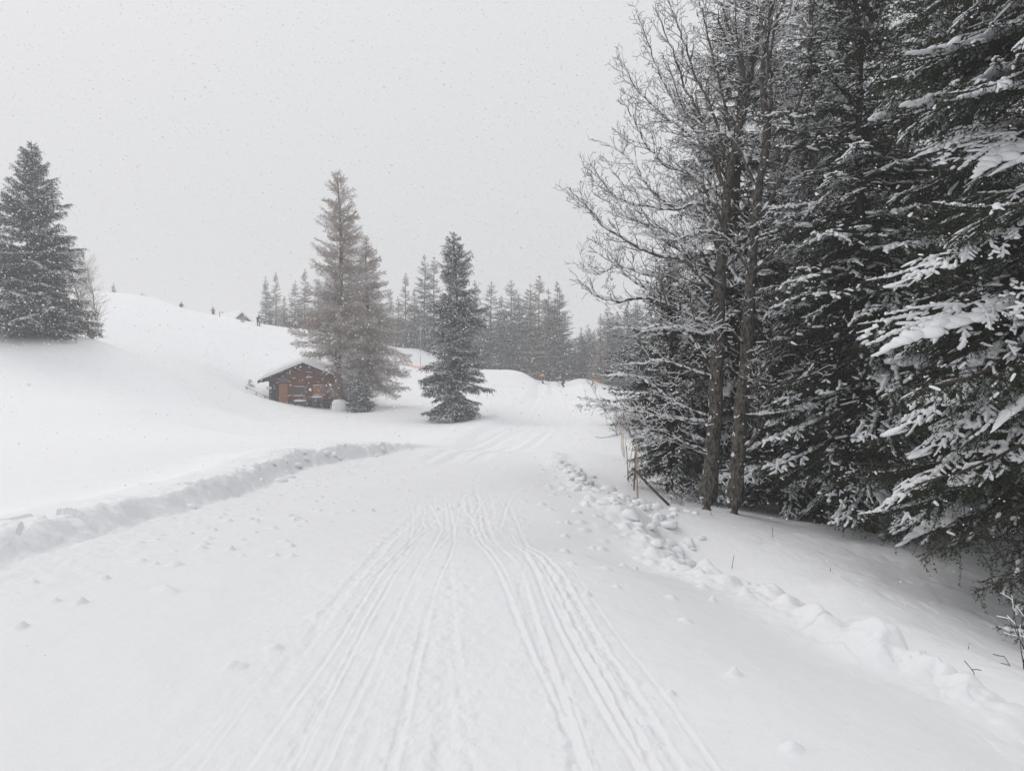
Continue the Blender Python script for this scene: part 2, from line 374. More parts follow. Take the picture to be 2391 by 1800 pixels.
def tracks(x, y):
    z = np.zeros_like(x)
    near = (y > 0.5) & (y < 24) & (x > -6) & (x < 3)
    xx, yy = x[near], y[near]; zz = np.zeros_like(xx)
    fade = 0.20 * (1 - sstep(6, 13, yy)) + 0.10 * (1 - sstep(16, 24, yy))
    crumb = fbm(xx * 18, yy * 12, 21, 4)
    crumb = crumb + 0.8 * np.clip(np.abs(vnoise(xx * 26, yy * 17, 25)) - 0.18, 0, 1)
    for k, (xs, dep, w, ro) in enumerate(TR):
        c = np.interp(yy, TY, xs)
        # smooth the polyline a little, let every track wander
        c = 0.5 * c + 0.25 * (np.interp(yy - 0.8, TY, xs) + np.interp(yy + 0.8, TY, xs))
        c = c + 0.07 * vnoise(yy * 0.30, yy * 0 + k * 3.1, k) * 2 + 0.008 * vnoise(yy * 4, yy * 0 + k, k)
        q = (xx - c) / (w * 0.54)
        on = fade * np.clip(0.5 + 2.6 * vnoise(yy * 0.35, yy * 0 + k * 7.7, k + 3), 0.0, 1.3)
        groove = -np.exp(-(q * 1.3) ** 4)
        rim = 0.45 * np.exp(-((np.abs(q) - 1.25) / 0.45) ** 2) * (0.6 + 0.8 * (q > 0))
        zz += on * dep * (groove + rim)
        if ro > 0.2: zz += on * ro * 0.036 * crumb * np.exp(-(q / 3.0) ** 2)
    r4 = np.random.default_rng(9)                              # thin single ski lines that drift across the others
    for k in range(15):
        a0 = r4.uniform(-1.5, 1.0); a1 = 0.45 * a0 - 0.45 + r4.normal(0, 0.13); a2 = 1.3 * a0 - 1.0 + r4.normal(0, 0.4)
        c = np.interp(yy, [2, 8, 16], [a0, a1, a2]) + 0.10 * vnoise(yy * 0.25, yy * 0 + k * 4.3, k + 40) * 2
        q = (xx - c) / 0.016
        zz += (1 - 0.85 * sstep(7, 14, yy)) * (1 - sstep(19, 24, yy)) * np.clip(0.35 + 2.2 * vnoise(yy * 0.3, yy * 0 + k * 1.7, k + 60), 0, 1) * 0.010 * (-np.exp(-q * q) + 0.7 * np.exp(-(q - 1.5) ** 2))
    zz += (1 - sstep(9, 17, yy)) * 0.006 * np.clip(1 - np.abs(xx + 0.3 + 0.05 * yy) / 1.7, 0, 1) * crumb
    z[near] = zz
    # faint lines and a soft shoulder running on up the open slope
    far = (y > 17) & (y < 104) & (np.abs(x) < 14)
    xx, yy = x[far], y[far]; zz = np.zeros_like(xx); r3 = np.random.default_rng(3)
    for k in range(16):
        o = r3.uniform(-1, 1)
        c = np.interp(yy, [14, 20, 28, 38, 50, 66, 85, 104], [-1.6 + o * .8, -1.7 + o * 1.0, -0.9 + o * 1.5, 0.6 + o * 1.6, 2.4 + o * 2.0, 3.9 + o * 2.3, 5.2 + o * 2.5, 6.0 + o * 2.6]) + 0.5 * vnoise(yy * 0.08, yy * 0 + k * 2.3, k)
        q = (xx - c) / (0.10 + yy * 0.0022)
        zz += sstep(16, 24, yy) * np.clip(0.4 + 1.8 * vnoise(yy * 0.1, yy * 0 + k * 5.1, k), 0, 1) * (0.018 + 0.0006 * yy) * (-np.exp(-q * q) + 0.5 * np.exp(-(q - 1.6) ** 2))
    sh = np.interp(yy, [30, 45, 60, 80, 100], [3.3, 5.0, 7.0, 8.6, 9.0]); q = (xx - sh) / 1.3
    zz += 0.38 * sstep(30, 55, yy) * (1 - sstep(92, 103, yy)) * np.exp(-np.where(q < 0, q * 1.4, q * 0.6) ** 2)
    sh = np.interp(yy, [26, 35, 50, 70, 90], [-2.9, -2.4, -1.4, 0.6, 2.2]); q = (xx - sh) / 1.0
    zz += 0.22 * sstep(26, 36, yy) * (1 - sstep(80, 95, yy)) * np.exp(-np.where(q < 0, q * 0.5, q * 1.8) ** 2)
    z[far] += zz
    return z

# lumps that rise out of the surface: (x, y, radius, height)
LUMPS = []
for px, py in ((712, 1218), (562, 1265), (540, 1290), (566, 1293), (690, 1213), (598, 1188), (665, 1262), (680, 1280), (745, 1195), (470, 1278), (520, 1180), (640, 1235), (500, 1240), (600, 1215), (780, 1200), (820, 1145), (870, 1170),
               (1336, 1322), (1416, 1327), (1492, 1309), (1292, 1280), (1385, 1285), (1405, 1283), (1310, 1218), (1325, 1224), (1320, 1252), (1178, 1163), (1265, 1152), (1285, 1190), (1440, 1382), (1665, 1398), (1570, 1408), (1600, 1460), (1372, 1385), (912, 1119), (1046, 1120), (1090, 1130), (1020, 1135),
               (50, 1461), (130, 1420), (190, 1405), (640, 1500), (540, 1565), (560, 1560), (1565, 1620), (1715, 1590), (1850, 1720)):
    t = 2.0
    for _ in range(30):
        t += 0.25 * (t * 0 + 1)
        q = at(px, py, t)
        if q.z < gz(q.x, q.y): break
    q = at(px, py, t - 0.12)
    LUMPS.append((q.x, q.y, R.uniform(0.025, 0.055) * (1 + t * 0.03), R.uniform(0.018, 0.045) * (1 + t * 0.02)))
for k in range(170):                                       # small crumbs rolled down along the bank
    y = R.uniform(5, 26); x = np.interp(y, YL, XL) + 0.5 + abs(R.normal(0, 0.9))
    LUMPS.append((x, y, R.uniform(0.03, 0.07), R.uniform(0.012, 0.04)))
for k in range(60):
    y = R.uniform(5, 20); x = np.interp(y, YS, XR) - abs(R.normal(0, 0.6))
    LUMPS.append((x, y, R.uniform(0.03, 0.08), R.uniform(0.015, 0.05)))

for k in range(46):                                        # soft mounds along the near rim
    y = R.uniform(3.2, 8.5); x = float(np.interp(y, YS, XR)) + R.normal(0.10, 0.16)
    LUMPS.append((x, y, R.uniform(0.06, 0.13), R.uniform(0.02, 0.05)))
for px, d, r_, h_ in ((2050, 4.55, 0.17, 0.075), (1895, 5.1, 0.10, 0.04), (1840, 5.4, 0.09, 0.04), (2175, 4.15, 0.15, 0.06), (2245, 3.95, 0.12, 0.05), (2285, 3.8, 0.10, 0.05), (1700, 6.1, 0.11, 0.05), (1650, 6.6, 0.10, 0.05)):
    LUMPS.append(((px - CX) / F_PX * d, d, r_, h_))
def lumps(x, y, rows_r):
    z = np.zeros_like(x)
    for (lx, ly, r, h) in LUMPS:
        d = math.hypot(lx, ly)
        j0, j1 = np.searchsorted(rows_r, d - 3 * r), np.searchsorted(rows_r, d + 3 * r) + 1
        xs, ys = x[j0:j1], y[j0:j1]
        ang = (math.atan2(lx, ly))
        c = np.abs(((COLA - ang + math.pi) % (2 * math.pi)) - math.pi) < (3 * r / d)
        ci = np.nonzero(c)[0]
        if len(ci) == 0: continue
        sx, sy = xs[:, ci], ys[:, ci]
        q = ((sx - lx) ** 2 + (sy - ly) ** 2) / (r * r) * (1 + 0.5 * vnoise(sx * 14, sy * 14, 3))
        z[j0:j1, ci] += h * ((0.5 * np.clip(1 - q, 0, 1) ** 1.1 + 0.5 * np.exp(-q * 1.3)) if h < 0.035 or r < 0.065 else (0.6 * np.clip(1 - q, 0, 1) ** 0.75 + 0.4 * np.exp(-q * 0.9)))
    return z

def spaced(a, b, ratio):
    n = int(math.log(b / a) / ratio); return list(a * np.exp(np.arange(n) * ratio))
ROWR = np.array(spaced(0.25, 2.2, 0.06) + spaced(2.2, 17, 0.0036) + spaced(17, 60, 0.010) + spaced(60, 130, 0.008) + spaced(130, 340, 0.04) + [340.])
HALF = math.radians(41)
COLA = np.concatenate([np.linspace(-HALF, HALF, 800), np.linspace(HALF, 2 * math.pi - HALF, 130)[1:-1]])
rr_, aa_ = np.meshgrid(ROWR, COLA, indexing='ij')
GX, GY = rr_ * np.sin(aa_), rr_ * np.cos(aa_)
GZ = macro(GX, GY) + features(GX, GY)
# large soft drifts, wind ripples, blocky texture of the banks, tracks, lumps
dist = rr_
GZ += 0.10 * fbm(GX * 0.12, GY * 0.12, 31, 3) * sstep(8, 30, dist) + 0.35 * fbm(GX * 0.04, GY * 0.04, 33, 2) * sstep(25, 60, dist)
un = xl(GY) - GX; vn = GX - xr(GY)
bankmask = sstep(-0.12, 0.1, un) * (1 - sstep(0.35, 0.9, un)) * (1 - sstep(20, 28, GY)) * (GY > -5)
cell = np.abs(vnoise(GX * 3.1, GY * 3.1, 41)) + 0.5 * np.abs(vnoise(GX * 7, GY * 7, 43))
mk = (bankmask > 0.01) | ((vn > -0.5) & (vn < 0.9) & (GY > 3) & (GY < 26))
def slabs(x, y, size, seed):
    """broken slabs: every voronoi cell gets its own height and tilt, with a crack round it"""
    gx, gy = x / size, y / size; ix, iy = np.floor(gx).astype(int), np.floor(gy).astype(int)
    b1 = np.full(x.shape, 9.0); b2 = b1.copy(); val = np.zeros(x.shape); tx = val.copy(); ty = val.copy()
    for a in (-1, 0, 1):
        for b in (-1, 0, 1):
            cx_, cy_ = ix + a, iy + b
            px_ = cx_ + TAB[(cx_ + seed) & 255, cy_ & 255]; py_ = cy_ + TAB[cx_ & 255, (cy_ + seed * 3) & 255]
            d = (gx - px_) ** 2 + (gy - py_) ** 2; m = d < b1
            b2 = np.where(m, b1, np.minimum(b2, d)); b1 = np.where(m, d, b1)
            v = TAB[(cx_ + 71) & 255, (cy_ + 13) & 255] - 0.5; val = np.where(m, v, val)
            tx = np.where(m, (gx - px_) * (TAB[(cx_ + 5) & 255, (cy_ + 91) & 255] - .5) + (gy - py_) * (TAB[(cx_ + 55) & 255, (cy_ + 9) & 255] - .5), tx)
    return val, tx, np.clip((np.sqrt(b2) - np.sqrt(b1)) * 5, 0, 1)
v1, t1, c1 = slabs(GX[mk], GY[mk] * 0.8, 0.42, 11); v2, t2, c2 = slabs(GX[mk], GY[mk], 0.17, 29)
patch = np.clip(0.35 + 1.5 * vnoise(GX[mk] * 0.5, GY[mk] * 0.5, 45), 0.08, 0.65)
SL = np.zeros_like(GX); SL[mk] = patch * (0.13 * v1 + 0.20 * t1 + 0.03 * (c1 - 1) + 0.05 * v2 + 0.05 * t2 + 0.012 * (c2 - 1))
GZ += bankmask * (SL + 0.05 * (cell - 0.25) + 0.012 * fbm(GX * 13, GY * 13, 44, 2))
topmask = sstep(0.2, 0.6, un) * (1 - sstep(1.0, 2.2, un)) * (1 - sstep(20, 28, GY))
GZ += topmask * 0.07 * fbm(GX * 1.3, GY * 1.3, 47, 2)
apron = sstep(-1.3, -0.1, un) * (1 - sstep(-0.1, 0.1, un)) * (1 - sstep(18, 25, GY))
GZ += apron * 0.018 * fbm(GX * 9, GY * 9, 48, 3)
edge = np.exp(-((vn - 0.12) / 0.33) ** 2) * (1 - sstep(18, 26, GY)) * (GY > -5)
GZ += edge * (0.55 * SL + 0.06 * np.abs(fbm(GX * 3.4, GY * 2.8, 51, 2)) - 0.02 + 0.05 * fbm(GX * 9, GY * 8, 53, 2))
GZ += (0.016 * fbm(GX * 1.7, GY * 1.7, 61, 3) + 0.0025 * fbm(GX * 9, GY * 6, 62, 3) + 0.006 * vnoise(GX * 1.1 + GY * 0.4, GY * 5.5 - GX * 1.2, 64)) * (dist < 40)
onslope = sstep(30, 50, dist)
GZ += onslope * (0.06 * vnoise((GX + GY * 0.35) * 0.5, (GY - GX * 0.1) * 2.2, 63) + 0.07 * np.clip(vnoise((GX + GY * 0.5) * 0.10, (GY * 0.8 - GX * 0.45) * 1.7, 65), -0.5, 0.1) + 0.25 * vnoise(GX * 0.11, GY * 0.11, 67)) * (GX < 12)
floorm = sstep(1.2, 2.5, vn) * (1 - sstep(30, 50, dist))
GZ += floorm * (0.05 * fbm(GX * 1.1, GY * 1.1, 71, 3) - 0.05 * np.clip(vnoise(GX * 5, GY * 5, 73) - 0.18, 0, 1) - 0.03 * np.clip(vnoise(GX * 11, GY * 11, 74) - 0.2, 0, 1))
GZ += tracks(GX, GY) + lumps(GX, GY, ROWR)

nr, nc = GX.shape
P3 = np.stack([GX, GY, GZ], -1)
dr = np.gradient(P3, axis=0); dc = (np.roll(P3, -1, 1) - np.roll(P3, 1, 1))
N3 = norm(np.cross(dc, dr)); N3 *= np.sign(N3[..., 2:3])
idx = np.arange(nr * nc).reshape(nr, nc)
nx = np.roll(idx, -1, 1)
Q = np.stack([idx[:-1], nx[:-1], nx[1:], idx[1:]], -1)       # faces up
cxm, cym = GX[:-1], GY[:-1]
u_, v_ = xl(cym) - cxm, cxm - xr(cym)
reg = np.zeros(cxm.shape, int)                               # 0 hillside
reg[(v_ > 0.55) & (cxm > 0)] = 3                             # forest floor
reg[(v_ <= 0.55) & (u_ <= -0.02) & (cym < 34)] = 1           # road
reg[(u_ > -0.02) & (u_ < 1.2) & (cym < 28)] = 2              # ploughed bank
reg[(cym > 34) & (cxm < 4 + (cym - 34) * 0.28)] = 0
PF, NF = P3.reshape(-1, 3), N3.reshape(-1, 3)
def terrain_piece(name, code, m, extra=None):
    q = Q[reg == code]
    used, inv = np.unique(q, return_inverse=True)
    g = Geo(); g.add(PF[used], inv.reshape(-1, 4)); nrm = NF[used]
    if extra is not None:                                    # small fan closing the middle
        c = np.array([[0, 0, PF[idx[0]][:, 2].mean()]]); ring = PF[idx[0]]
        n0 = len(used); g.add(np.vstack([ring, c]), [[(k + 1) % nc, k, nc] for k in range(nc)])
        nrm = np.vstack([nrm, NF[idx[0]], [[0, 0, 1]]])
    me = g.mesh(name, [m], True)
    me.normals_split_custom_set_from_vertices(nrm.astype(np.float32))
    o = link(name, me); tag(o, kind='structure')
    return o
hillside = terrain_piece('hillside', 0, M['snow'])
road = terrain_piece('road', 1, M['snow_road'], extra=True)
snow_bank = terrain_piece('snow_bank', 2, M['snow_rough'])
forest_floor = terrain_piece('forest_floor', 3, M['snow'])
tag(road, 'wide snow covered track with ski tracks running away downhill')
tag(snow_bank, 'ploughed bank of blocky snow along the left of the track')

# snow clods: rounded lumps pushed up along the edges, each a piece of the ground
import bmesh
def ico(sub):
    bm = bmesh.new(); bmesh.ops.create_icosphere(bm, subdivisions=sub, radius=1)
    V = np.array([v.co[:] for v in bm.verts]); F = np.array([[v.index for v in f.verts] for f in bm.faces]); bm.free()
    return V, F
IV2, IF2 = ico(2); IV3, IF3 = ico(3)
def lumpy(V, rng, amp=0.18):
    d = np.zeros(len(V))
    for k in range(5):
        a = rng.normal(size=3); a /= np.linalg.norm(a); f = rng.uniform(1.5, 4)
        d += np.sin(V @ a * f + rng.uniform(0, 6)) * amp / (1 + 0.3 * k)
    return V * (1 + d)[:, None]
clods = []
for k in range(8):
    rg = np.random.default_rng(100 + k); g = Geo()
    V = lumpy(IV3 if k < 5 else IV2, rg, 0.17) * np.array([1, rg.uniform(0.65, 1.0), rg.uniform(0.5, 0.7)])
    V[:, 2] = np.where(V[:, 2] < -0.25, -0.25 + (V[:, 2] + 0.25) * 0.3, V[:, 2])
    g.add(V, IF3 if k < 5 else IF2); clods.append(g.mesh('snow_lump', [M['snow_clod']], True))
def clod(x, y, r, parent, sink=0.42):
    z = gz(x, y)
    rg = R
    o = link('snow_lump', clods[rg.integers(0, 8)] if r < 0.14 else clods[rg.integers(0, 3)], parent, (x, y, z + r * 0.7 * (0.5 - sink)),
             (rg.normal(0, 0.15), rg.normal(0, 0.15), rg.uniform(0, 6.3)), (r, r, r * rg.uniform(0.8, 1.1)))
    return o
for k in range(125):
    y = 7.2 + 12.0 * R.random() ** 0.8
    wide = 0.35 * sstep(6.5, 8.5, np.array(y)) * (1 - sstep(11, 15, np.array(y))) + 0.12
    x = float(xr(np.array([y]))[0]) + 0.12 + R.normal(0, 1) * float(wide)
    clod(x, y, R.uniform(0.045, 0.13) * (0.8 + 0.02 * y), forest_floor if x > float(xr(np.array([y]))[0]) + 0.5 else road)
for px, py, d, r in ((1560, 1205, 9.6, 0.15), (1610, 1225, 9.2, 0.09), (1340, 1112, 15.4, 0.16), (1300, 1085, 18, 0.2), (1420, 1148, 12.4, 0.18)):
    q = at(px, py, d); clod(q.x, q.y, r, road, 0.3)
for k in range(90):
    y = 7.0 + 6.5 * R.random(); x = float(xr(np.array([y]))[0]) + 0.25 + abs(R.normal(0, 0.45))
    clod(x, y, R.uniform(0.04, 0.10), forest_floor, 0.45)
for k in range(26):
    y = R.uniform(9, 24); x = float(xl(np.array([y]))[0]) - R.uniform(-0.12, 0.4)
    clod(x, y, R.uniform(0.05, 0.16), snow_bank, 0.75)

# ------------------------------------------------------------------ conifer branches
def half_caps(g, P0, P1, w, h, m, rng, lift=0.0):
    """rounded snow ridges lying on many segments"""
    if len(P0) == 0: return
    D = P1 - P0; L = np.linalg.norm(D, axis=1, keepdims=True); D = D / np.maximum(L, 1e-6)
    A = norm(np.cross(D, np.array([[0, 0, 1.0]]) + 1e-4)); U = np.array([0, 0, 1.0])
    up = norm(np.cross(A, D)); up = up * np.where(up[:, 2:3] < 0, -1, 1)
    ts = np.array([-0.04, 0.15, 0.55, 0.9, 1.06]); sc = np.array([0.35, 0.95, 1.0, 0.8, 0.3])
    ph = np.radians([-20, 45, 90, 135, 200])
    w = np.broadcast_to(w, len(P0)); h = np.broadcast_to(h, len(P0))
    jit = 1 + 0.22 * rng.standard_normal((len(P0), 5))
    rings = P0[:, None] + D[:, None] * (ts[None, :, None] * L[:, None])          # N,5,3
    s = (sc[None] * jit)[:, :, None, None]
    off = A[:, None, None] * (np.cos(ph)[None, None, :, None] * w[:, None, None, None]) + up[:, None, None] * (np.sin(ph)[None, None, :, None] * h[:, None, None, None])
    V = rings[:, :, None] + off * s + lift * U
    n = len(P0); base = (np.arange(n) * 25)[:, None, None]
    i = np.arange(4)[None, :, None] * 5; k = np.arange(4)[None, None]
    F = np.stack([base + i + k, base + i + k + 1, base + i + 5 + k + 1, base + i + 5 + k], -1).reshape(-1, 4)
    g.add(V.reshape(-1, 3), F, m)
    e0 = np.concatenate([(base[:, 0] + np.array([[0, 1, 2, 3]])), (base[:, 0] + np.array([[20, 21, 22, 23]]))])
    # closing end faces
    b = np.arange(n)[:, None] * 25
    V2 = V[:, [0, 4]].reshape(-1, 3)
    F2 = (np.arange(n * 2)[:, None] * 5 + np.array([[0, 1, 2, 3]])); F3 = (np.arange(n * 2)[:, None] * 5 + np.array([[0, 3, 4]]))
    g2 = g.n; g.add(V2, F2, m); g.add(V2, F3, m)

def needles(g, P0, P1, spacing, ln, wd, rng, m=0, up=0.15, spread=0.9, fwd=0.75, snow_m=None, snow_p=0.0, taper=False):
    D = P1 - P0; L = np.linalg.norm(D, axis=1)
    cnt = np.maximum(1, (L / spacing + rng.random(len(L))).astype(int))
    i = np.repeat(np.arange(len(L)), cnt)
    t = rng.random(len(i))
    p = P0[i] + D[i] * t[:, None]
    d = norm(D[i]); r = rng.normal(size=(len(i), 3)); r -= d * (r * d).sum(1, keepdims=True); r = norm(r)
    r[:, 2] = r[:, 2] * 0.8 + up
    q = norm(d * fwd + r * spread)
    side = norm(np.cross(q, rng.normal(size=(len(i), 3))))
    ll = ln * rng.uniform(0.7, 1.2, len(i))[:, None]; ww = wd * 0.5
    if taper: k_ = (0.3 + 0.7 * np.clip(1 - p[:, 2:3], 0, 1) ** 0.6); ll = ll * k_; ww = ww * k_
    V = np.stack([p - side * ww, p + side * ww, p + q * ll], 1)
    F = np.arange(len(i) * 3).reshape(-1, 3)
    if snow_m is not None:
        clus = np.where(rng.random(len(L)) < 0.42, 1.9, 0.22)[i]
        sn = rng.random(len(i)) < snow_p * clus * np.clip(0.6 + r[:, 2], 0.2, 1.4)
        g.add(V[~sn].reshape(-1, 3), np.arange((~sn).sum() * 3).reshape(-1, 3), m)
        V[sn, :, 2] += 0.15 * wd
        g.add(V[sn].reshape(-1, 3), np.arange(sn.sum() * 3).reshape(-1, 3), snow_m)
    else:
        g.add(V.reshape(-1, 3), F, m)

def branch_skeleton(L, rng, sec_sp, tw_sp, droop, tip, sec_k=0.42, hang=0.25, tw_len=0.13):
    def axis(s): return np.stack([L * s, bw * L * np.sin(s * 3.4 + ph) * s, -droop * L * s ** 1.4 + tip * L * s ** 3], -1)
    ph = rng.uniform(0, 6); bw = rng.uniform(0.03, 0.13)
    s = np.linspace(0, 1, 9); A = axis(s)
    main = (A[:-1], A[1:])
    S0, S1, T0, T1 = [], [], [], []
    n = max(4, int(L / sec_sp))
    for k in range(n):
        s0 = 0.10 + 0.88 * (k + rng.random() * 0.8) / n
        side = 1 if k % 2 else -1
        l2 = (sec_k * L * (1 - s0) ** 0.7 * min(1, s0 * 3.5) + 0.07) * rng.uniform(0.7, 1.15)
        ang = math.radians(rng.uniform(42, 66)) * side
        p = axis(np.array([s0]))[0]
        d = np.array([math.cos(ang), math.sin(ang), rng.uniform(-0.25, 0.05)]); d /= np.linalg.norm(d)
        m = 3
        pts = [p]
        for j in range(m):
            q = pts[-1] + d * l2 / m; d = d + np.array([0.12, 0, -hang * 0.45]); d /= np.linalg.norm(d); pts.append(q)
        pts = np.array(pts); S0.append(pts[:-1]); S1.append(pts[1:])
        nt = int(l2 / tw_sp)
        for j in range(nt):
            t = (j + 0.5 + rng.uniform(-.3, .3)) / nt; f = t * m; i = min(int(f), m - 1)
            c = pts[i] + (pts[i + 1] - pts[i]) * (f - i); dd = norm(pts[i + 1] - pts[i])
            sd = 1 if j % 2 else -1
            perp = np.array([-dd[1], dd[0], 0]) * sd
            tl = tw_len * (1.15 - 0.7 * t) * rng.uniform(0.6, 1.3)
            q = c + norm(dd * 0.75 + perp * 0.8 + np.array([0, 0, rng.uniform(-0.45 * hang * 3, 0.1)])) * tl
            T0.append(c); T1.append(q)
    S0, S1 = np.concatenate(S0), np.concatenate(S1)
    T0 = np.array(T0) if T0 else np.zeros((0, 3)); T1 = np.array(T1) if T1 else np.zeros((0, 3))
    # hanging twigs under the secondaries: the dark curtain of a spruce bough
    H0, H1 = [], []
    for (a, b) in ((S0, S1), main):
        for p, q in zip(a, b):
            m = int(np.linalg.norm(q - p) / (tw_sp * 1.15) + rng.random())
            for _ in range(m):
                c = p + (q - p) * rng.random(); H0.append(c)
                H1.append(c + np.array([rng.normal(0.25, 0.3), rng.normal(0, 0.35), -rng.uniform(0.5, 1.1)]) * tw_len * rng.uniform(0.7, 1.5))
    return main, (S0, S1), (T0, T1), (np.array(H0), np.array(H1))

def snow_pad(g, c, size, rng, m=1, tilt=0.0):
    V = lumpy(IV2, rng, 0.18) * np.array(size)
    V[:, 2] = np.where(V[:, 2] < 0, V[:, 2] * 0.35, V[:, 2])
    V[:, 2] += V[:, 0] * tilt
    g.add(V + np.array(c), IF2, m)

def near_branch(L, seed, snow, pads=0):
    rng = np.random.default_rng(seed); g = Geo()
    droop = rng.uniform(0.12, 0.42); tip = rng.uniform(0.04, 0.22)
    main, sec, tw, hg = branch_skeleton(L, rng, 0.085, 0.055, droop, tip, sec_k=0.47, hang=rng.uniform(0.2, 0.5), tw_len=0.125)
    k = len(main[0]); rad = np.linspace(0.013 * L, 0.004, k + 1)
    prisms(g, main[0], main[1], rad[:-1], rad[1:], 5, 2)
    prisms(g, sec[0], sec[1], 0.005, 0.003, 3, 2)
    a0 = np.concatenate([main[0][3:], sec[0], tw[0]]); a1 = np.concatenate([main[1][3:], sec[1], tw[1]])
    needles(g, a0, a1, 0.0085, 0.027, 0.0075, rng, 0)
    needles(g, hg[0], hg[1], 0.009, 0.027, 0.0085, rng, 0)
    # snow sits on top of the twigs, patchily
    field = rng.random() * 10
    def keep(p, pr):
        return (rng.random(len(p)) < pr * np.clip(0.50 + 4.5 * vnoise(p[:, 0] * 1.7 + field, p[:, 1] * 1.7, seed), 0.03, 1.35) * np.clip(0.25 + 1.3 * p[:, 0] / L, 0.2, 1.4))
    kt = keep(tw[0], snow * 0.72); half_caps(g, tw[0][kt], tw[1][kt], rng.uniform(0.012, 0.022, kt.sum()), rng.uniform(0.011, 0.024, kt.sum()), 1, rng, 0.010)
    ks = keep(sec[0], snow * 0.7); half_caps(g, sec[0][ks], sec[1][ks], rng.uniform(0.013, 0.026, ks.sum()), rng.uniform(0.013, 0.032, ks.sum()), 1, rng, 0.012)
    if snow >= 0.5:                                        # one continuous ridge of snow along the outer half of the bough
        fs = np.linspace(0.42, 0.97, int(L * 9)); mp = np.stack([np.interp(fs, np.linspace(0, 1, k + 1), np.append(main[0][:, c], main[1][-1, c])) for c in range(3)], -1)
        wd = rng.uniform(0.022, 0.05, len(mp) - 1) * np.sin(np.linspace(0.35, 2.7, len(mp) - 1))
        half_caps(g, mp[:-1], mp[1:], wd, wd * rng.uniform(0.7, 1.1, len(wd)), 1, rng, 0.008)
    nbl = int((5 if L > 1 else 4) * snow * L)                 # powdery clumps caught between the twigs
    for j in rng.integers(0, len(tw[0]), nbl):
        if vnoise(tw[0][j, 0] * 1.7 + field, tw[0][j, 1] * 1.7, seed) < 0.02: continue
        V = lumpy(IV2, rng, 0.2) * np.array([rng.uniform(.04, .13), rng.uniform(.035, .08), rng.uniform(.018, .035)]); g.add(V + (tw[0][j] * .6 + tw[1][j] * .4) + [0, 0, .02], IF2, 1)
    for _ in range(pads):
        s = rng.uniform(0.35, 0.85)
        c = (L * s, rng.uniform(-0.1, 0.1) * L * (1 - s), -droop * L * s ** 1.4 + tip * L * s ** 3 + 0.005)
        sl = -droop * 1.4 * s ** 0.4 + 3 * tip * s * s
        ln = rng.uniform(0.12, 0.30)
        for j in range(7):
            q = (j - 3) * 0.33; f = 1 - 0.75 * (abs(j - 3) / 3.5) ** 1.5
            snow_pad(g, (c[0] + q * ln * 1.5, c[1] + rng.normal(0, 0.05), c[2] + q * ln * 1.5 * sl), (ln * rng.uniform(.3, .5), f * rng.uniform(0.10, 0.20), f * rng.uniform(0.035, 0.075)), rng, 1, sl)
    return g.mesh('branch', [M['needles'], M['snow_tree'], M['bark']], False, (1,))

def mid_branch(L, seed, snow, light=False):
    rng = np.random.default_rng(seed); g = Geo()
    droop = rng.uniform(0.05, 0.22); tip = rng.uniform(0.05, 0.18)
    main, sec, tw, hg = branch_skeleton(L, rng, 0.12, 0.11, droop, tip, sec_k=0.50, hang=0.35, tw_len=0.20)
    prisms(g, main[0], main[1], 0.02, 0.015, 3, 2)
    a0 = np.concatenate([main[0][2:], sec[0], tw[0]]); a1 = np.concatenate([main[1][2:], sec[1], tw[1]])
    needles(g, a0, a1, 0.028, 0.09, 0.030, rng, 0, snow_m=1, snow_p=snow)
    needles(g, hg[0], hg[1], 0.028, 0.09, 0.034, rng, 0, snow_m=1, snow_p=snow * 0.25)
    kt = rng.random(len(sec[0])) < snow * 0.5
    prisms(g, sec[0][kt] + [0, 0, .025], sec[1][kt] + [0, 0, .02], 0.024, 0.014, 3, 1)
    if rng.random() < 0.25:
        s = rng.uniform(0.5, 0.9); snow_pad(g, (L * s, 0, -droop * L * s ** 1.4 + tip * L * s ** 3 + 0.03), (0.16, 0.1, 0.06), rng)
    return g.mesh('branch', [M['needles_mid'], M['snow_tree'], M['bark']], False, (1,))

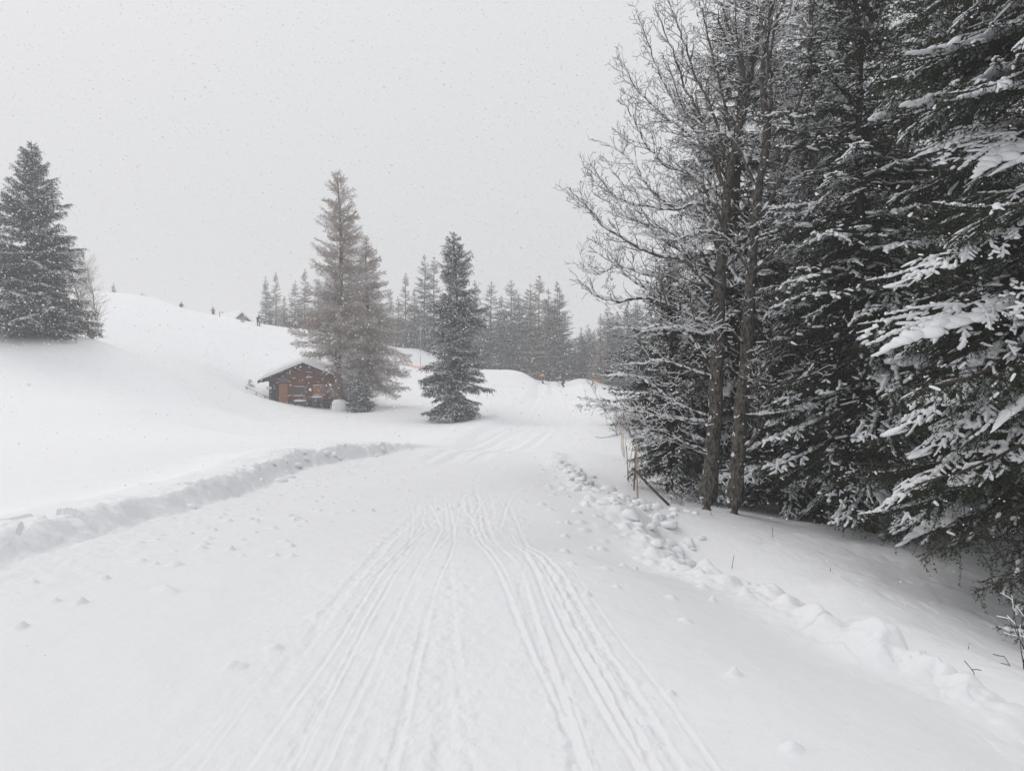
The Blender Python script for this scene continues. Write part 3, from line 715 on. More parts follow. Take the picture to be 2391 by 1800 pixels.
def larch_branch(L, seed):
    rng = np.random.default_rng(seed); g = Geo()
    n = 12; s = np.linspace(0, 1, n + 1)
    bend = rng.uniform(0.05, 0.14); ph = rng.uniform(0, 6)
    def ax(s): return np.stack([L * s, 0.05 * L * np.sin(3 * s + ph), -0.12 * L * s + (bend + 0.12) * L * s ** 2.2], -1)
    A = ax(s); rad = np.linspace(0.008 * L + 0.006, 0.006, n + 1)
    prisms(g, A[:-1], A[1:], rad[:-1], rad[1:], 4, 0)
    P0, P1 = [], []
    m = int(L / 0.045)
    for k in range(m):
        t = 0.08 + 0.92 * (k + rng.random()) / m
        p = ax(np.array([t]))[0]; side = rng.choice((-1, 1))
        l = rng.uniform(0.25, 0.75) * (0.35 + 0.65 * (1 - t)) * min(1.2, 0.4 + 0.3 * L)
        d = norm(np.array([rng.uniform(0.3, 1.0), side * rng.uniform(0.3, 1.0), rng.uniform(-0.9, 0.45)]))
        for j in range(4):
            q = p + d * l / 4; P0.append(p); P1.append(q)
            for _ in range(2):
                e = norm(d + rng.normal(size=3) * 0.75); lt = l * rng.uniform(0.2, 0.42)
                r1 = q + e * lt * 0.6; r2 = r1 + (e + np.array([0.1, 0, 0.25])) * lt * 0.5
                P0 += [q, r1]; P1 += [r1, r2]
            d = norm(d + np.array([0.12, 0, rng.uniform(-0.12, 0.28)])); p = q
    P0, P1 = np.array(P0), np.array(P1)
    prisms(g, P0, P1, 0.0075, 0.005, 3, 0)
    D = P1 - P0; fl = (np.abs(norm(D)[:, 2]) < 0.75) & (rng.random(len(D)) < 0.5)
    rid(g, P0[fl], P1[fl], 0.0085, 0.012, 1)
    rid(g, A[:-1], A[1:], 0.014, 0.025, 1)
    return g.mesh('branch', [M['larch'], M['snow_tree']], False)

def rid(g, P0, P1, w, h, m, base=0.3):
    """snow ridge of triangular section on the upper side of each twig"""
    if len(P0) == 0: return
    D = norm(P1 - P0); A = norm(np.cross(D, np.array([[0.001, 0, 1.0]]))); U = np.array([[0, 0, 1.0]])
    w = np.broadcast_to(w, len(P0))[:, None]; h = np.broadcast_to(h, len(P0))[:, None]
    V = np.stack([P0 - A * w + U * w * base, P0 + U * h, P0 + A * w + U * w * base, P1 - A * w + U * w * base, P1 + U * h, P1 + A * w + U * w * base], 1)
    b = (np.arange(len(P0)) * 6)[:, None]
    F = np.concatenate([b + [[0, 1, 4, 3]], b + [[1, 2, 5, 4]]])
    g.add(V.reshape(-1, 3), F, m)

NEAR = {0.7: [near_branch(0.7, 1, .7), near_branch(0.7, 2, .3), near_branch(0.7, 12, .15)],
        1.5: [near_branch(1.5, 3, .95, 1), near_branch(1.5, 4, .5), near_branch(1.5, 5, .08), near_branch(1.5, 16, .3)],
        2.7: [near_branch(2.7, 6, 1.0, 2), near_branch(2.7, 7, .55, 1), near_branch(2.7, 8, .05), near_branch(2.7, 9, .85, 1), near_branch(2.7, 17, .1), near_branch(2.7, 18, .3)]}
MID = {0.7: [mid_branch(0.7, 21, .6), mid_branch(0.7, 22, .5)],
       1.5: [mid_branch(1.5, 23, .6), mid_branch(1.5, 24, .42), mid_branch(1.5, 25, .7)],
       2.8: [mid_branch(2.8, 26, .6), mid_branch(2.8, 27, .42), mid_branch(2.8, 28, .7)]}
LARCH = {1.2: [larch_branch(1.2, 31), larch_branch(1.2, 32)], 3.0: [larch_branch(3.0, 33), larch_branch(3.0, 34), larch_branch(3.0, 35)]}

def trunk(parent, H, r, rng, m, lean=0.0, z0=-0.6, name='trunk', sides=10):
    n = 14; t = np.linspace(0, 1, n)
    P = np.stack([lean * H * t ** 1.5 + 0.01 * H * np.sin(t * 7 + rng.uniform(0, 6)), 0.008 * H * np.sin(t * 5 + rng.uniform(0, 6)), z0 + (H - z0) * t], -1)
    P[:, :2] -= P[0, :2]
    Rr = r * (1 - t) ** 0.85 + 0.012; Rr[0] *= 1.25
    g = Geo(); tube(g, P, Rr, sides, 0, True, 0.05, rng)
    g.obj(name, m, parent, True)
    return lambda z: np.array([np.interp(z, P[:, 2], P[:, k]) for k in range(2)])

def conifer(name, label, cat, x, y, H, Rad, nb, lib, seed, trunk_r, bark, group=None, start=0.03, pitch=(-22, 42), prof=None, lean=0.0, az=None, gaps=0.0, dz=0.0, rollv=0.25):
    rng = np.random.default_rng(seed)
    root = empty(name, (x, y, gz(x, y) - 0.1 + dz), rng.uniform(0, 0.3), label, cat, group)
    cen = trunk(root, H, trunk_r, rng, bark, lean)
    keys = sorted(lib)
    prof = prof or (lambda t: (1 - t) ** 0.8)
    for k in range(nb):
        t = start + (0.985 - start) * ((k + rng.random()) / nb) ** 1.0
        # more branches low down where the crown is wide
        t = start + (t - start) * (0.55 + 0.45 * (t - start) / (1 - start)) if rng.random() < 0.5 else t
        l = Rad * prof(t) * rng.uniform(0.72, 1.12) + 0.12
        if gaps and rng.random() < gaps: l *= rng.uniform(0.4, 0.75)
        a = k * 2.39996 + rng.uniform(-0.5, 0.5)
        if az is not None:
            a = az[0] + (a % (2 * math.pi)) / (2 * math.pi) * (az[1] - az[0]) if rng.random() < az[2] else a
        z = t * H; c = cen(z)
        tip_r = l * 0.92; wa = a + root.rotation_euler[2]; tg = GROUND_AT(x + math.cos(wa) * tip_r, y + math.sin(wa) * tip_r) + 0.12 - root.location.z
        pit = math.radians(pitch[0] + (pitch[1] - pitch[0]) * t ** 1.3 + rng.normal(0, 6))
        need = math.atan2(tg + 0.14 * l - z, l)
        if need > pit:
            if rng.random() < (0.7 if need - pit > 0.30 else 0.4): continue
            l *= rng.uniform(0.45, 0.9); pit = min(1.0, max(pit, need + rng.uniform(0, 0.12)))
        Lk = min(keys, key=lambda q: abs(math.log(q / l)))
        ms = lib[Lk]; me = ms[rng.integers(0, len(ms))]
        s = l / Lk
        o = link('branch', me, root, (c[0], c[1], z), Euler((rng.normal(0, rollv), -pit, a), 'XYZ'), (s, max(s, 0.35) * rng.uniform(0.85, 1.1), max(s, 0.4)))
    return root

# ------------------------------------------------------------------ conifers in the middle distance
def place(px, d): return (px - CX) / F_PX * d
def top_h(px, py_top, d):                                   # height of a tree on the ground whose tip shows at this pixel
    q = at(px, py_top, d); return q.z - gz(q.x, q.y) + 0.1

x = place(82, 46); conifer('spruce_tree', 'broad snow-dusted spruce standing alone on the left hillside', 'tree', x, 46, top_h(82, 330, 46), 4.75, 298, MID, 51, 0.22, M['bark'],
    prof=lambda t: min(1, 0.5 + 3.4 * t) * (1 - t) ** 0.82, pitch=(-8, 50), gaps=0.4, start=0.05)
x = place(1062, 52); conifer('spruce_tree', 'narrow dark spruce right of the larches, alone on the valley floor', 'tree', x, 52, top_h(1062, 540, 52), 3.6, 298, MID, 52, 0.2, M['bark'],
    prof=lambda t: min(1, 0.45 + 4 * t) * (1 - t) ** 0.62 * (0.86 + 0.14 * math.cos(t * 22)), pitch=(-18, 42), gaps=0.4, start=0.06)
x = place(848, 61); conifer('spruce_tree', 'small dark spruce under the larches beside the hut', 'tree', x, 60, top_h(850, 850, 60), 1.5, 130, MID, 53, 0.12, M['bark'], pitch=(-15, 35))
x = place(800, 63); conifer('larch_tree', 'tall bare brown larch rising right beside the wooden hut', 'tree', x, 62, top_h(790, 398, 62), 4.9, 290, LARCH, 54, 0.36, M['larch_bark'], group='two bare larches by the hut',
    start=0.17, prof=lambda t: (0.26 if t < 0.25 else 1.0) * (1 - t) ** 0.62, pitch=(-16, 35), gaps=0.25, rollv=0.9)
x = place(850, 64); conifer('larch_tree', 'shorter bare larch close behind the tall one, leaning to the right', 'tree', x, 65, top_h(855, 552, 65), 4.4, 285, LARCH, 55, 0.24, M['larch_bark'], group='two bare larches by the hut',
    start=0.13, prof=lambda t: 1.12 * (1 - t) ** 0.75, pitch=(-28, 30), gaps=0.25, rollv=0.9)

# ------------------------------------------------------------------ the far forest: each tree a thing with trunk and crown
def far_crown(seed, larch, narrow=0.23, bare=0.03):
    """one metre tall crown"""
    rng = np.random.default_rng(seed); g = Geo()
    nb = 190
    P0, P1, W = [], [], []
    for k in range(nb):
        t = bare + (0.99 - bare) * rng.random() ** (1.15)
        l = narrow * (1 - t) ** (0.72 if not larch else 0.85) * rng.uniform(0.7, 1.1) / (1 - bare) ** 0.7 + 0.006
        a = k * 2.39996 + rng.uniform(-.4, .4)
        dz = (-0.32 + 0.75 * t + rng.normal(0, 0.1)) * l
        m = 5
        pts = np.array([[math.cos(a) * l * s, math.sin(a) * l * s, t + dz * s + 0.15 * l * s * s] for s in np.linspace(0, 1, m)])
        P0.append(pts[:-1]); P1.append(pts[1:])
        for s in np.linspace(0.2, 0.95, 7):
            for sd in (-1, 1):
                p = pts[0] + (pts[-1] - pts[0]) * s
                q = p + np.array([math.cos(a + sd * 0.9), math.sin(a + sd * 0.9), rng.uniform(-0.35, 0.1)]) * l * 0.42 * (1.1 - s)
                P0.append(p[None]); P1.append(q[None])
    P0, P1 = np.concatenate(P0), np.concatenate(P1)
    if larch:
        prisms(g, P0, P1, 0.0011, 0.0007, 3, 0)
        needles(g, P0, P1, 0.0035, 0.013, 0.0021, rng, 0, snow_m=1, snow_p=0.30, fwd=0.5)
    else:
        needles(g, P0, P1, 0.0036, 0.015, 0.0066, rng, 0, up=-0.1, snow_m=1, snow_p=0.36, taper=True)
    needles(g, np.array([[0, 0, 0.93]]), np.array([[0, 0, 1.0]]), 0.0015, 0.006, 0.003, rng, 0)
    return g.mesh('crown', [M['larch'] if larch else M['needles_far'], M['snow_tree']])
FS = [far_crown(61, False), far_crown(62, False, 0.20), far_crown(63, False, 0.26), far_crown(64, False, 0.2, 0.3)]
FL = [far_crown(65, True, 0.22), far_crown(66, True, 0.19)]
def far_trunk(seed):
    g = Geo(); rng = np.random.default_rng(seed)
    t = np.linspace(0, 1, 8); P = np.stack([0.006 * np.sin(t * 6 + seed), 0.004 * np.cos(t * 5), -0.06 + 1.05 * t], -1)
    tube(g, P, 0.0125 * (1 - t) ** 0.9 + 0.001, 7, 0, True, 0.05, rng)
    return g.mesh('trunk', [M['bark']], True)
FT = [far_trunk(1), far_trunk(2)]
rf = np.random.default_rng(77)
def far_tree(px, pytop, d, kind='s', wide=1.0, label=None, bare=False, group='conifers of the far treeline'):
    x = place(px, d); H = top_h(px, pytop, d)
    H = max(H, 3.0)
    nm = 'larch_tree' if kind == 'l' else 'spruce_tree'
    root = empty(nm, (x, d, gz(x, d) - 0.1), rf.uniform(0, 6.3), label, 'tree', group)
    tk = link('trunk', FT[rf.integers(0, 2)], root, scale=(H, H, H))
    me = FL[rf.integers(0, 2)] if kind == 'l' else (FS[3] if bare else FS[rf.integers(0, 3)])
    w = wide * H * rf.uniform(0.92, 1.12)
    if H > 15: w *= 15 / H * 1.1
    link('crown', me, root, scale=(w, w, H))
    return root

FAR = [ # px, top, distance, kind, width, bare, label
 (622, 645, 116, 's', 1.0, 0, 'dark spruce at the left end of the far treeline, above the skier by the crest'),
 (645, 636, 118, 'l', 1.1, 0, 'pale bare larch second in the far treeline, peeping just above its neighbours'),
 (665, 690, 120, 's', 0.9, 0, 'low spruce in the dip between larch pair and hut larch in the far treeline'),
 (690, 655, 116, 's', 1.0, 0, 'spruce at the treeline half covered by the left twigs of the tall larch'),
 (713, 628, 119, 'l', 1.1, 0, 'pale far larch showing left of the tall hut larch'),
 (745, 650, 122, 's', 1.0, 0, 'far spruce hidden behind the trunk of the tall hut larch'),
 (785, 668, 122, 's', 1.0, 0, 'far spruce seen through the twigs above the hut roof'),
 (815, 655, 120, 'l', 1.0, 0, 'far larch seen through the crown of the shorter larch'),
 (850, 668, 120, 's', 1.1, 0, 'far spruce behind the crown of the shorter larch'),
 (885, 672, 124, 's', 1.0, 0, 'far spruce whose tip clears the right side of the shorter larch'),
 (911, 681, 119, 's', 0.9, 0, 'far spruce just right of the larch pair'),
 (930, 690, 117, 's', 0.9, 0, 'lower far spruce between the larch pair and the pale larch tip'),
 (948, 637, 121, 'l', 1.0, 0, 'slim pale larch standing clear of the treeline between larches and lone spruce'),
 (968, 672, 117, 's', 0.9, 0, 'far spruce left of the tall twin tips by the lone spruce'),
 (992, 594, 118, 's', 1.2, 0, 'tallest far spruce, rising left behind the narrow lone spruce'),
 (1014, 600, 121, 'l', 1.1, 0, 'tall far larch against the left shoulder of the narrow lone spruce'),
 (1050, 640, 119, 's', 1.0, 0, 'far spruce hidden behind the narrow lone spruce'),
 (1085, 665, 120, 's', 1.0, 0, 'far spruce behind the right shoulder of the narrow lone spruce'),
 (1109, 654, 113, 's', 1.1, 0, 'far spruce first right of the narrow lone spruce'),
 (1147, 657, 112, 's', 1.2, 0, 'far spruce second right of the narrow lone spruce, with a bushy crown'),
 (1170, 690, 116, 's', 0.9, 0, 'short spruce wedged between two pointed spruces above the knoll'),
 (1193, 654, 113, 's', 1.2, 0, 'sharply pointed dark spruce above the flat snow knoll'),
 (1212, 684, 114, 's', 1.0, 0, 'lower spruce leaning on the right side of the pointed one above the knoll'),
 (1238, 661, 114, 's', 1.1, 0, 'far spruce left of the thin bare-topped larch'),
 (1259, 643, 113, 'l', 1.2, 0, 'thin bare-topped larch rising over the orange skier'),
 (1280, 673, 115, 's', 1.0, 1, 'high-crowned spruce with a bare pole-like trunk right of the orange skier'),
 (1301, 657, 116, 'l', 1.2, 0, 'brownish larch near the right end of the middle group'),
 (1306, 672, 112, 's', 1.35, 0, 'broad spruce ending the middle group beside the sky gap'),
 (1328, 792, 122, 's', 0.9, 0, 'small spruce standing in the sky gap over the snow mound'),
 (1345, 786, 124, 's', 0.9, 0, 'small spruce right of the one in the sky gap'),
 (1358, 764, 118, 's', 1.1, 0, 'first of two twin spruce tips over the orange netting'),
 (1373, 757, 119, 's', 1.0, 0, 'second of two twin spruce tips over the orange netting'),
 (1387, 768, 120, 's', 1.0, 0, 'narrow spruce just right of the twin tips'),
 (1402, 775, 116, 's', 1.0, 0, 'rounded spruce between the twin tips and the near forest'),
 (1418, 744, 112, 's', 1.1, 0, 'pointed spruce against the twigs of the near bare trees'),
 (1430, 735, 110, 's', 1.1, 0, 'spruce next to the pale larch behind the near twigs'),
 (1441, 727, 112, 'l', 1.1, 0, 'pale larch behind the low twigs of the near bare trees'),
 (1466, 708, 100, 's', 1.2, 0, 'tall spruce where the far treeline meets the near forest'),
 (1488, 690, 92, 's', 1.2, 0, 'spruce partly covered by the near forest edge'),
 (1450, 760, 96, 's', 1.1, 0, 'spruce in front of the pale larch at the near forest edge'),
 (1520, 680, 88, 's', 1.2, 0, 'spruce glimpsed through the near bare twigs'),
]
for (px, ty, d, k, w, b, lab) in FAR: far_tree(px, ty, d, k, w, lab, bool(b))
for i, px in enumerate(np.linspace(640, 1310, 34)):         # second, deeper rank fills the forest
    if 1290 < px < 1330: continue
    r_ = far_tree(px + rf.uniform(-9, 9), rf.uniform(705, 745) if px < 1320 else rf.uniform(775, 800), rf.uniform(126, 138), 's' if rf.random() < 0.8 else 'l', 1.2,
        'conifer deep in the far forest, mostly hidden behind the front rank', group='conifers deep in the far forest')
for i, px in enumerate(np.linspace(1405, 1600, 14)):
    far_tree(px + rf.uniform(-5, 5), rf.uniform(700, 745), rf.uniform(100, 118), 's' if i % 4 else 'l', 1.2, 'conifer of the far forest seen through the twigs of the near bare trees', group='far conifers behind the near bare trees')
for i, px in enumerate(np.linspace(640, 1310, 40)):
    far_tree(px + rf.uniform(-9, 9), rf.uniform(735, 790), rf.uniform(118, 126), 's', 1.7, 'low conifer filling the foot of the far forest', group='low conifers at the foot of the far forest')
for i, px in enumerate(np.linspace(1342, 1480, 13)):
    far_tree(px + rf.uniform(-5, 5), rf.uniform(770, 805), rf.uniform(112, 120), 's', 1.5, 'low conifer filling the foot of the forest over the orange netting', group='low conifers behind the snow mound')
far_tree(267, 660, 112, 's', 1.3, 'tiny lone spruce on the left crest', group=None)
x = place(333, 114); 
far_tree(333, 684, 116, 's', 2.4, 'tiny bushy spruce top showing over the left crest', group=None)
far_tree(342, 690, 118, 's', 2.0, 'tiniest spruce tip beside the bushy one on the left crest', group=None)
for px, ty, d in ((1560, 560, 40), (1840, 420, 36), (1990, 300, 34), (2140, 330, 30), (2300, 250, 30), (2460, 300, 27), (1700, 500, 44), (2220, 420, 42), (2600, 300, 24), (2800, 250, 22)):
    far_tree(px, ty, d, 's', 1.5, 'dark spruce deep in the right-hand forest behind the near trees', group='spruces deep in the right-hand forest')

# ------------------------------------------------------------------ near forest on the right
def near_spruce(label, px, d, H, Rad, nb, seed, tr=0.17, **k):
    x = place(px, d)
    return conifer('spruce_tree', label, 'tree', x, d, H, Rad, nb, NEAR, seed, tr, M['bark'], **k)
near_spruce('tall dark spruce directly behind the two bare deciduous trunks', 1745, 16.5, 13.2, 2.75, 280, 81, 0.2, group='tall snow-laden spruces at the forest edge', start=0.02, prof=lambda t: (1 - t) ** 0.66)
near_spruce('young dense spruce at the left corner of the near forest, behind the bamboo poles', 1560, 15.6, 5.2, 1.05, 170, 82, 0.08, prof=lambda t: (1 - t) ** 0.6)
near_spruce('slender spruce with a thin reddish trunk showing at its foot and heavy white fans', 2027, 11.8, 10.5, 2.35, 270, 83, 0.10, group='tall snow-laden spruces at the forest edge', start=0.12, prof=lambda t: (1 - t) ** 0.6, pitch=(-26, 38))
near_spruce('nearest spruce at the right frame edge with thick snow pillows on its boughs', 2570, 8.3, 15.5, 3.3, 298, 84, 0.22, group='tall snow-laden spruces at the forest edge', start=0.07, prof=lambda t: (1 - t) ** 0.45, pitch=(-26, 20), az=(math.radians(110), math.radians(290), 0.6))
near_spruce('dark spruce in shade between the slender and the nearest spruce', 2240, 13.5, 14.0, 2.6, 250, 85, 0.18, group='tall snow-laden spruces at the forest edge', start=0.05, prof=lambda t: (1 - t) ** 0.5)
near_spruce('dark spruce behind the second bare trunk, right of the tallest one', 1900, 18.5, 14.5, 2.6, 230, 86, 0.2, group='tall snow-laden spruces at the forest edge', start=0.04, prof=lambda t: (1 - t) ** 0.5)
near_spruce('spruce whose top closes the gap between the slender tree and the second bare trunk', 1965, 21.5, 18.0, 2.9, 230, 89, 0.2, group='tall snow-laden spruces at the forest edge', start=0.1, prof=lambda t: (1 - t) ** 0.5)
near_spruce('deep spruce standing far behind the shaded one near the right edge', 2190, 19.5, 13.5, 2.7, 200, 90, 0.2, group='tall snow-laden spruces at the forest edge', start=0.05, prof=lambda t: (1 - t) ** 0.5)
near_spruce('spruce mostly outside the frame behind the nearest one', 2720, 12.5, 14.0, 2.8, 200, 87, 0.2, group='tall snow-laden spruces at the forest edge', start=0.05, prof=lambda t: (1 - t) ** 0.5)
near_spruce('low spruce filling the shade right of the second bare trunk', 1830, 14.2, 4.6, 1.6, 180, 88, 0.08, prof=lambda t: (1 - t) ** 0.6)

# bare deciduous trees
class Twigs:
    def __init__(s): s.a = []; s.b = []; s.r = []
    def seg(s, p, q, r0, r1): s.a.append(p); s.b.append(q); s.r.append((r0, r1))
def grow(T, p, d, L, r, depth, rng, up=0.10, wig=0.30):
    n = max(3, int(L / (0.11 if depth else 0.06))); st = L / n
    for i in range(n):
        d = d + np.array([rng.normal(0, wig), rng.normal(0, wig), rng.normal(0, wig) + up]) * (0.5 if depth > 1 else 0.8)
        d = d / math.sqrt(d @ d); q = p + d * st
        r1 = max(r * (1 - (i + 1) / n * 0.75), 0.0028); r0 = max(r * (1 - i / n * 0.75), 0.003)
        T.seg(p, q, r0, r1)
        if depth > 0 and i >= 0:
            for _ in range(2 if (depth > 1 and rng.random() < 0.55) else 1):
                if rng.random() < (0.9 if depth > 1 else 0.62):
                    perp = np.cross(d, rng.normal(size=3)); perp /= math.sqrt(perp @ perp) + 1e-9
                    e = d * 0.55 + perp * 0.75 + np.array([0, 0, 0.12]); e /= math.sqrt(e @ e)
                    cl = L * (1 - 0.6 * i / n) * rng.uniform(0.28, 0.55)
                    grow(T, q, e, max(0.10, min(cl, 1.2)), r1 * 0.6, depth - 1, rng, up, wig)
        p = q
def limb(root, P, r, seed, orig, density=1.0, first=0.12, sub=(0.35, 1.0), depth=2):
    rng = np.random.default_rng(seed); T = Twigs()
    P = np.asarray(P, float) - orig
    L = np.linalg.norm(np.diff(P, axis=0), axis=1).sum()
    C = catmull(P, max(8, int(L / 0.14)))
    C[1:-1] += rng.normal(0, 0.012, C[1:-1].shape)
    t = np.linspace(0, 1, len(C)); rad = 0.78 * r * (1 - t) ** 0.8 + 0.005
    g = Geo(); tube(g, C, rad, 7, 0, True, 0.06, rng)
    T2 = norm(np.gradient(C, axis=0))
    n = int(L / 0.14 * density)
    for k in range(n):
        s = first + (1 - first) * (k + rng.random()) / n
        i = min(int(s * (len(C) - 1)), len(C) - 2); p = C[i]; d = T2[i]
        perp = np.cross(d, rng.normal(size=3)); perp /= np.linalg.norm(perp)
        e = norm(d * 0.7 + perp * 0.7 + np.array([0, 0, 0.22]))
        ll = rng.uniform(*sub) * (1 - 0.45 * s)
        grow(T, p, e, ll, max(0.005, rad[i] * 0.45), depth if rng.random() < 0.7 else depth - 1, rng)
    grow(T, C[-1], T2[-1], 0.28, 0.006, 1, rng)
    A, B, Rr = np.array(T.a), np.array(T.b), np.array(T.r)
    fine = Rr[:, 0] < 0.007
    prisms(g, A[fine], B[fine], Rr[fine, 0], Rr[fine, 1], 3, 0); prisms(g, A[~fine], B[~fine], Rr[~fine, 0], Rr[~fine, 1], 5, 0)
    D = norm(B - A); ok = (np.abs(D[:, 2]) < 0.82) & (rng.random(len(D)) < 0.85)
    rid(g, A[ok], B[ok], np.maximum(Rr[ok, 0], 0.0045) * 1.15, Rr[ok, 0] + rng.uniform(0.006, 0.017, ok.sum()), 1)
    # snow lying along the limb itself
    D = norm(C[1:] - C[:-1]); ok = np.abs(D[:, 2]) < 0.88
    half_caps(g, (C[:-1] + [0, 0, 1] * (rad[:-1, None] * 0.35))[ok], (C[1:] + [0, 0, 1] * (rad[1:, None] * 0.35))[ok], rad[:-1][ok] * 0.85 + 0.004, rad[:-1][ok] * 0.6 + rng.uniform(0.015, 0.04, ok.sum()), 1, rng, 0.0)
    g.obj('branch', [M['twig'] if r < 0.03 else M['bark_grey'], M['snow_tree']], root, False, (1,))

def bare_tree(label, pts, d, r0, limbs, seed, nrand, group, dd=0.0, zmax=9.5, rl=0.04, snowside=True):
    rng = np.random.default_rng(seed)
    W = []
    for (px, py) in pts: W.append(at(px, py, d + dd * (1184 - py) / 1000))
    W = np.array(W); base = W[0].copy(); base[2] = gz(base[0], base[1]) - 0.15; W[0] = base
    root = empty('deciduous_tree', base, 0, label, 'tree', group)
    C = catmull(W, 40); t = np.linspace(0, 1, 40); rad = r0 * (1 - t) ** 0.75 + 0.012; rad[:3] *= (1.35, 1.18, 1.06)
    g = Geo(); tube(g, C - base, rad, 14, 0, True, 0.06, rng); tk = g.obj('trunk', M['bark_grey'], root, True)
    # snow plastered up one side of the trunk, in patches
    if snowside:
        g = Geo()
        for k in range(90):
            i = int(rng.integers(0, 7) if rng.random() < 0.75 else rng.integers(7, 24)); p = C[i] - base; a = math.radians(rng.uniform(125, 215))
            c = p + np.array([math.cos(a), math.sin(a) - 0.0, 0]) * rad[i] * 0.93
            V = lumpy(IV2, rng, 0.2) * np.array([0.010, 0.02, rng.uniform(0.02, 0.07)]) * rng.uniform(0.6, 1.2)
            V = np.array([[v[0] * math.cos(a) - v[1] * math.sin(a), v[0] * math.sin(a) + v[1] * math.cos(a), v[2]] for v in V])
            g.add(V + c, IF2)
        g.obj('snow_patch', M['snow_tree'], tk, True)
    for k, (px_path, dy, rr) in enumerate(limbs):
        n = len(px_path); P = []
        p0 = np.array(at(*px_path[0], d)); i = np.argmin(np.abs(C[:, 2] - p0[2])); 
        for j, (px, py) in enumerate(px_path):
            P.append(np.array(at(px, py, C[i][1] + dy * j / (n - 1))))
        P[0] = C[i].copy()
        limb(root, P, rr, seed * 50 + k, base)
    for k in range(nrand):
        i = rng.integers(12, 38); p = C[i]
        a = rng.uniform(0, 2 * math.pi); el = math.radians(rng.uniform(15, 60)); L = rng.uniform(1.2, 2.9) * (1.15 - 0.5 * i / 40)
        d0 = np.array([math.cos(a) * math.cos(el), math.sin(a) * math.cos(el), math.sin(el)])
        P = [p]
        for j in range(4):
            P.append(P[-1] + d0 * L / 4); d0 = norm(d0 + np.array([rng.normal(0, .15), rng.normal(0, .15), 0.14 + rng.normal(0, .1)]))
        limb(root, P, rad[i] * 0.42 + 0.008, seed * 50 + 30 + k, base, 0.9)
    return root

L1 = [([(1672, 815), (1644, 763), (1591, 730), (1548, 710), (1500, 695), (1440, 703), (1392, 690), (1362, 668)], -0.8, 0.055),
      ([(1676, 700), (1636, 648), (1594, 606), (1535, 597), (1477, 572), (1413, 530), (1375, 490), (1350, 462)], -0.4, 0.045),
      ([(1688, 600), (1650, 520), (1600, 500), (1552, 470), (1498, 420), (1464, 366), (1408, 334)], 0.4, 0.035),
      ([(1690, 560), (1640, 480), (1570, 490), (1500, 480), (1440, 460), (1400, 415)], -1.0, 0.03),
      ([(1700, 440), (1657, 357), (1603, 311), (1552, 270), (1489, 210), (1449, 141)], 0.3, 0.035),
      ([(1710, 380), (1660, 250), (1620, 170), (1590, 80), (1560, 0)], -0.4, 0.035),
      ([(1705, 420), (1640, 330), (1570, 230), (1530, 150), (1500, 60)], 0.9, 0.03),
      ([(1662, 990), (1640, 985), (1560, 975), (1480, 962), (1430, 950), (1372, 932)], -0.7, 0.025),
      ([(1660, 980), (1590, 950), (1530, 905), (1480, 880), (1420, 878)], 0.6, 0.02),
      ([(1655, 1065), (1600, 1035), (1540, 1005), (1480, 1010), (1425, 1020)], -0.9, 0.02),
      ([(1662, 880), (1600, 862), (1540, 840), (1500, 850), (1450, 850)], 0.3, 0.022),
      ([(1672, 870), (1620, 800), (1560, 760), (1500, 770), (1430, 765)], 0.9, 0.022),
      ([(1720, 330), (1740, 220), (1720, 120), (1690, 20), (1670, -60)], 0.2, 0.04),
      ([(1680, 640), (1720, 600), (1760, 560), (1820, 570), (1870, 540)], -0.9, 0.03),
      ([(1684, 650), (1630, 580), (1560, 540), (1500, 520), (1450, 500), (1415, 470)], 0.2, 0.028),
      ([(1692, 540), (1630, 420), (1560, 390), (1510, 340), (1480, 280), (1450, 230)], 0.8, 0.03),
      ([(1702, 460), (1650, 300), (1600, 210), (1570, 120), (1530, 20)], -0.2, 0.032),
      ([(1715, 350), (1690, 230), (1660, 120), (1640, 30), (1610, -60)], 0.5, 0.03),
      ([(1676, 740), (1620, 690), (1570, 650), (1500, 640), (1440, 620), (1400, 640), (1350, 620)], 0.6, 0.03),
      ([(1674, 790), (1610, 730), (1540, 690), (1470, 650), (1420, 600), (1400, 560)], 1.1, 0.028),
      ([(1730, 280), (1760, 160), (1790, 60), (1830, -20)], -0.6, 0.03)]
T1 = bare_tree('bare grey tree with snow-lined limbs reaching left and snow plastered on its trunk', [(1650, 1186), (1668, 1000), (1674, 860), (1680, 700), (1688, 560), (1704, 400), (1735, 250), (1765, 110), (1785, 0), (1800, -160)],
    13.0, 0.125, L1, 91, 12, 'two snow-lined bare deciduous trees', 0.4)
L2 = [([(1735, 975), (1770, 880), (1793, 845), (1850, 720), (1900, 620), (1960, 480), (2000, 380)], -0.6, 0.04),
      ([(1722, 1080), (1770, 1010), (1795, 930), (1810, 905), (1860, 895), (1900, 850)], -1.0, 0.045),
      ([(1745, 850), (1800, 840), (1850, 790), (1890, 740), (1960, 700), (2010, 690)], -0.5, 0.025),
      ([(1752, 720), (1800, 735), (1860, 720), (1920, 690), (1980, 640)], 0.3, 0.028),
      ([(1760, 600), (1820, 520), (1870, 440), (1900, 340), (1960, 230)], 0.2, 0.04),
      ([(1765, 520), (1830, 400), (1850, 290), (1890, 160), (1900, 20)], -0.5, 0.045),
      ([(1755, 640), (1700, 560), (1640, 540), (1580, 560), (1520, 550)], -1.2, 0.03),
      ([(1770, 430), (1710, 330), (1650, 300), (1600, 260), (1560, 150)], -0.9, 0.035),
      ([(1745, 800), (1700, 770), (1640, 780), (1580, 765), (1520, 770)], -1.1, 0.022),
      ([(1775, 380), (1800, 250), (1800, 120), (1830, 0), (1850, -80)], 0.3, 0.045)]
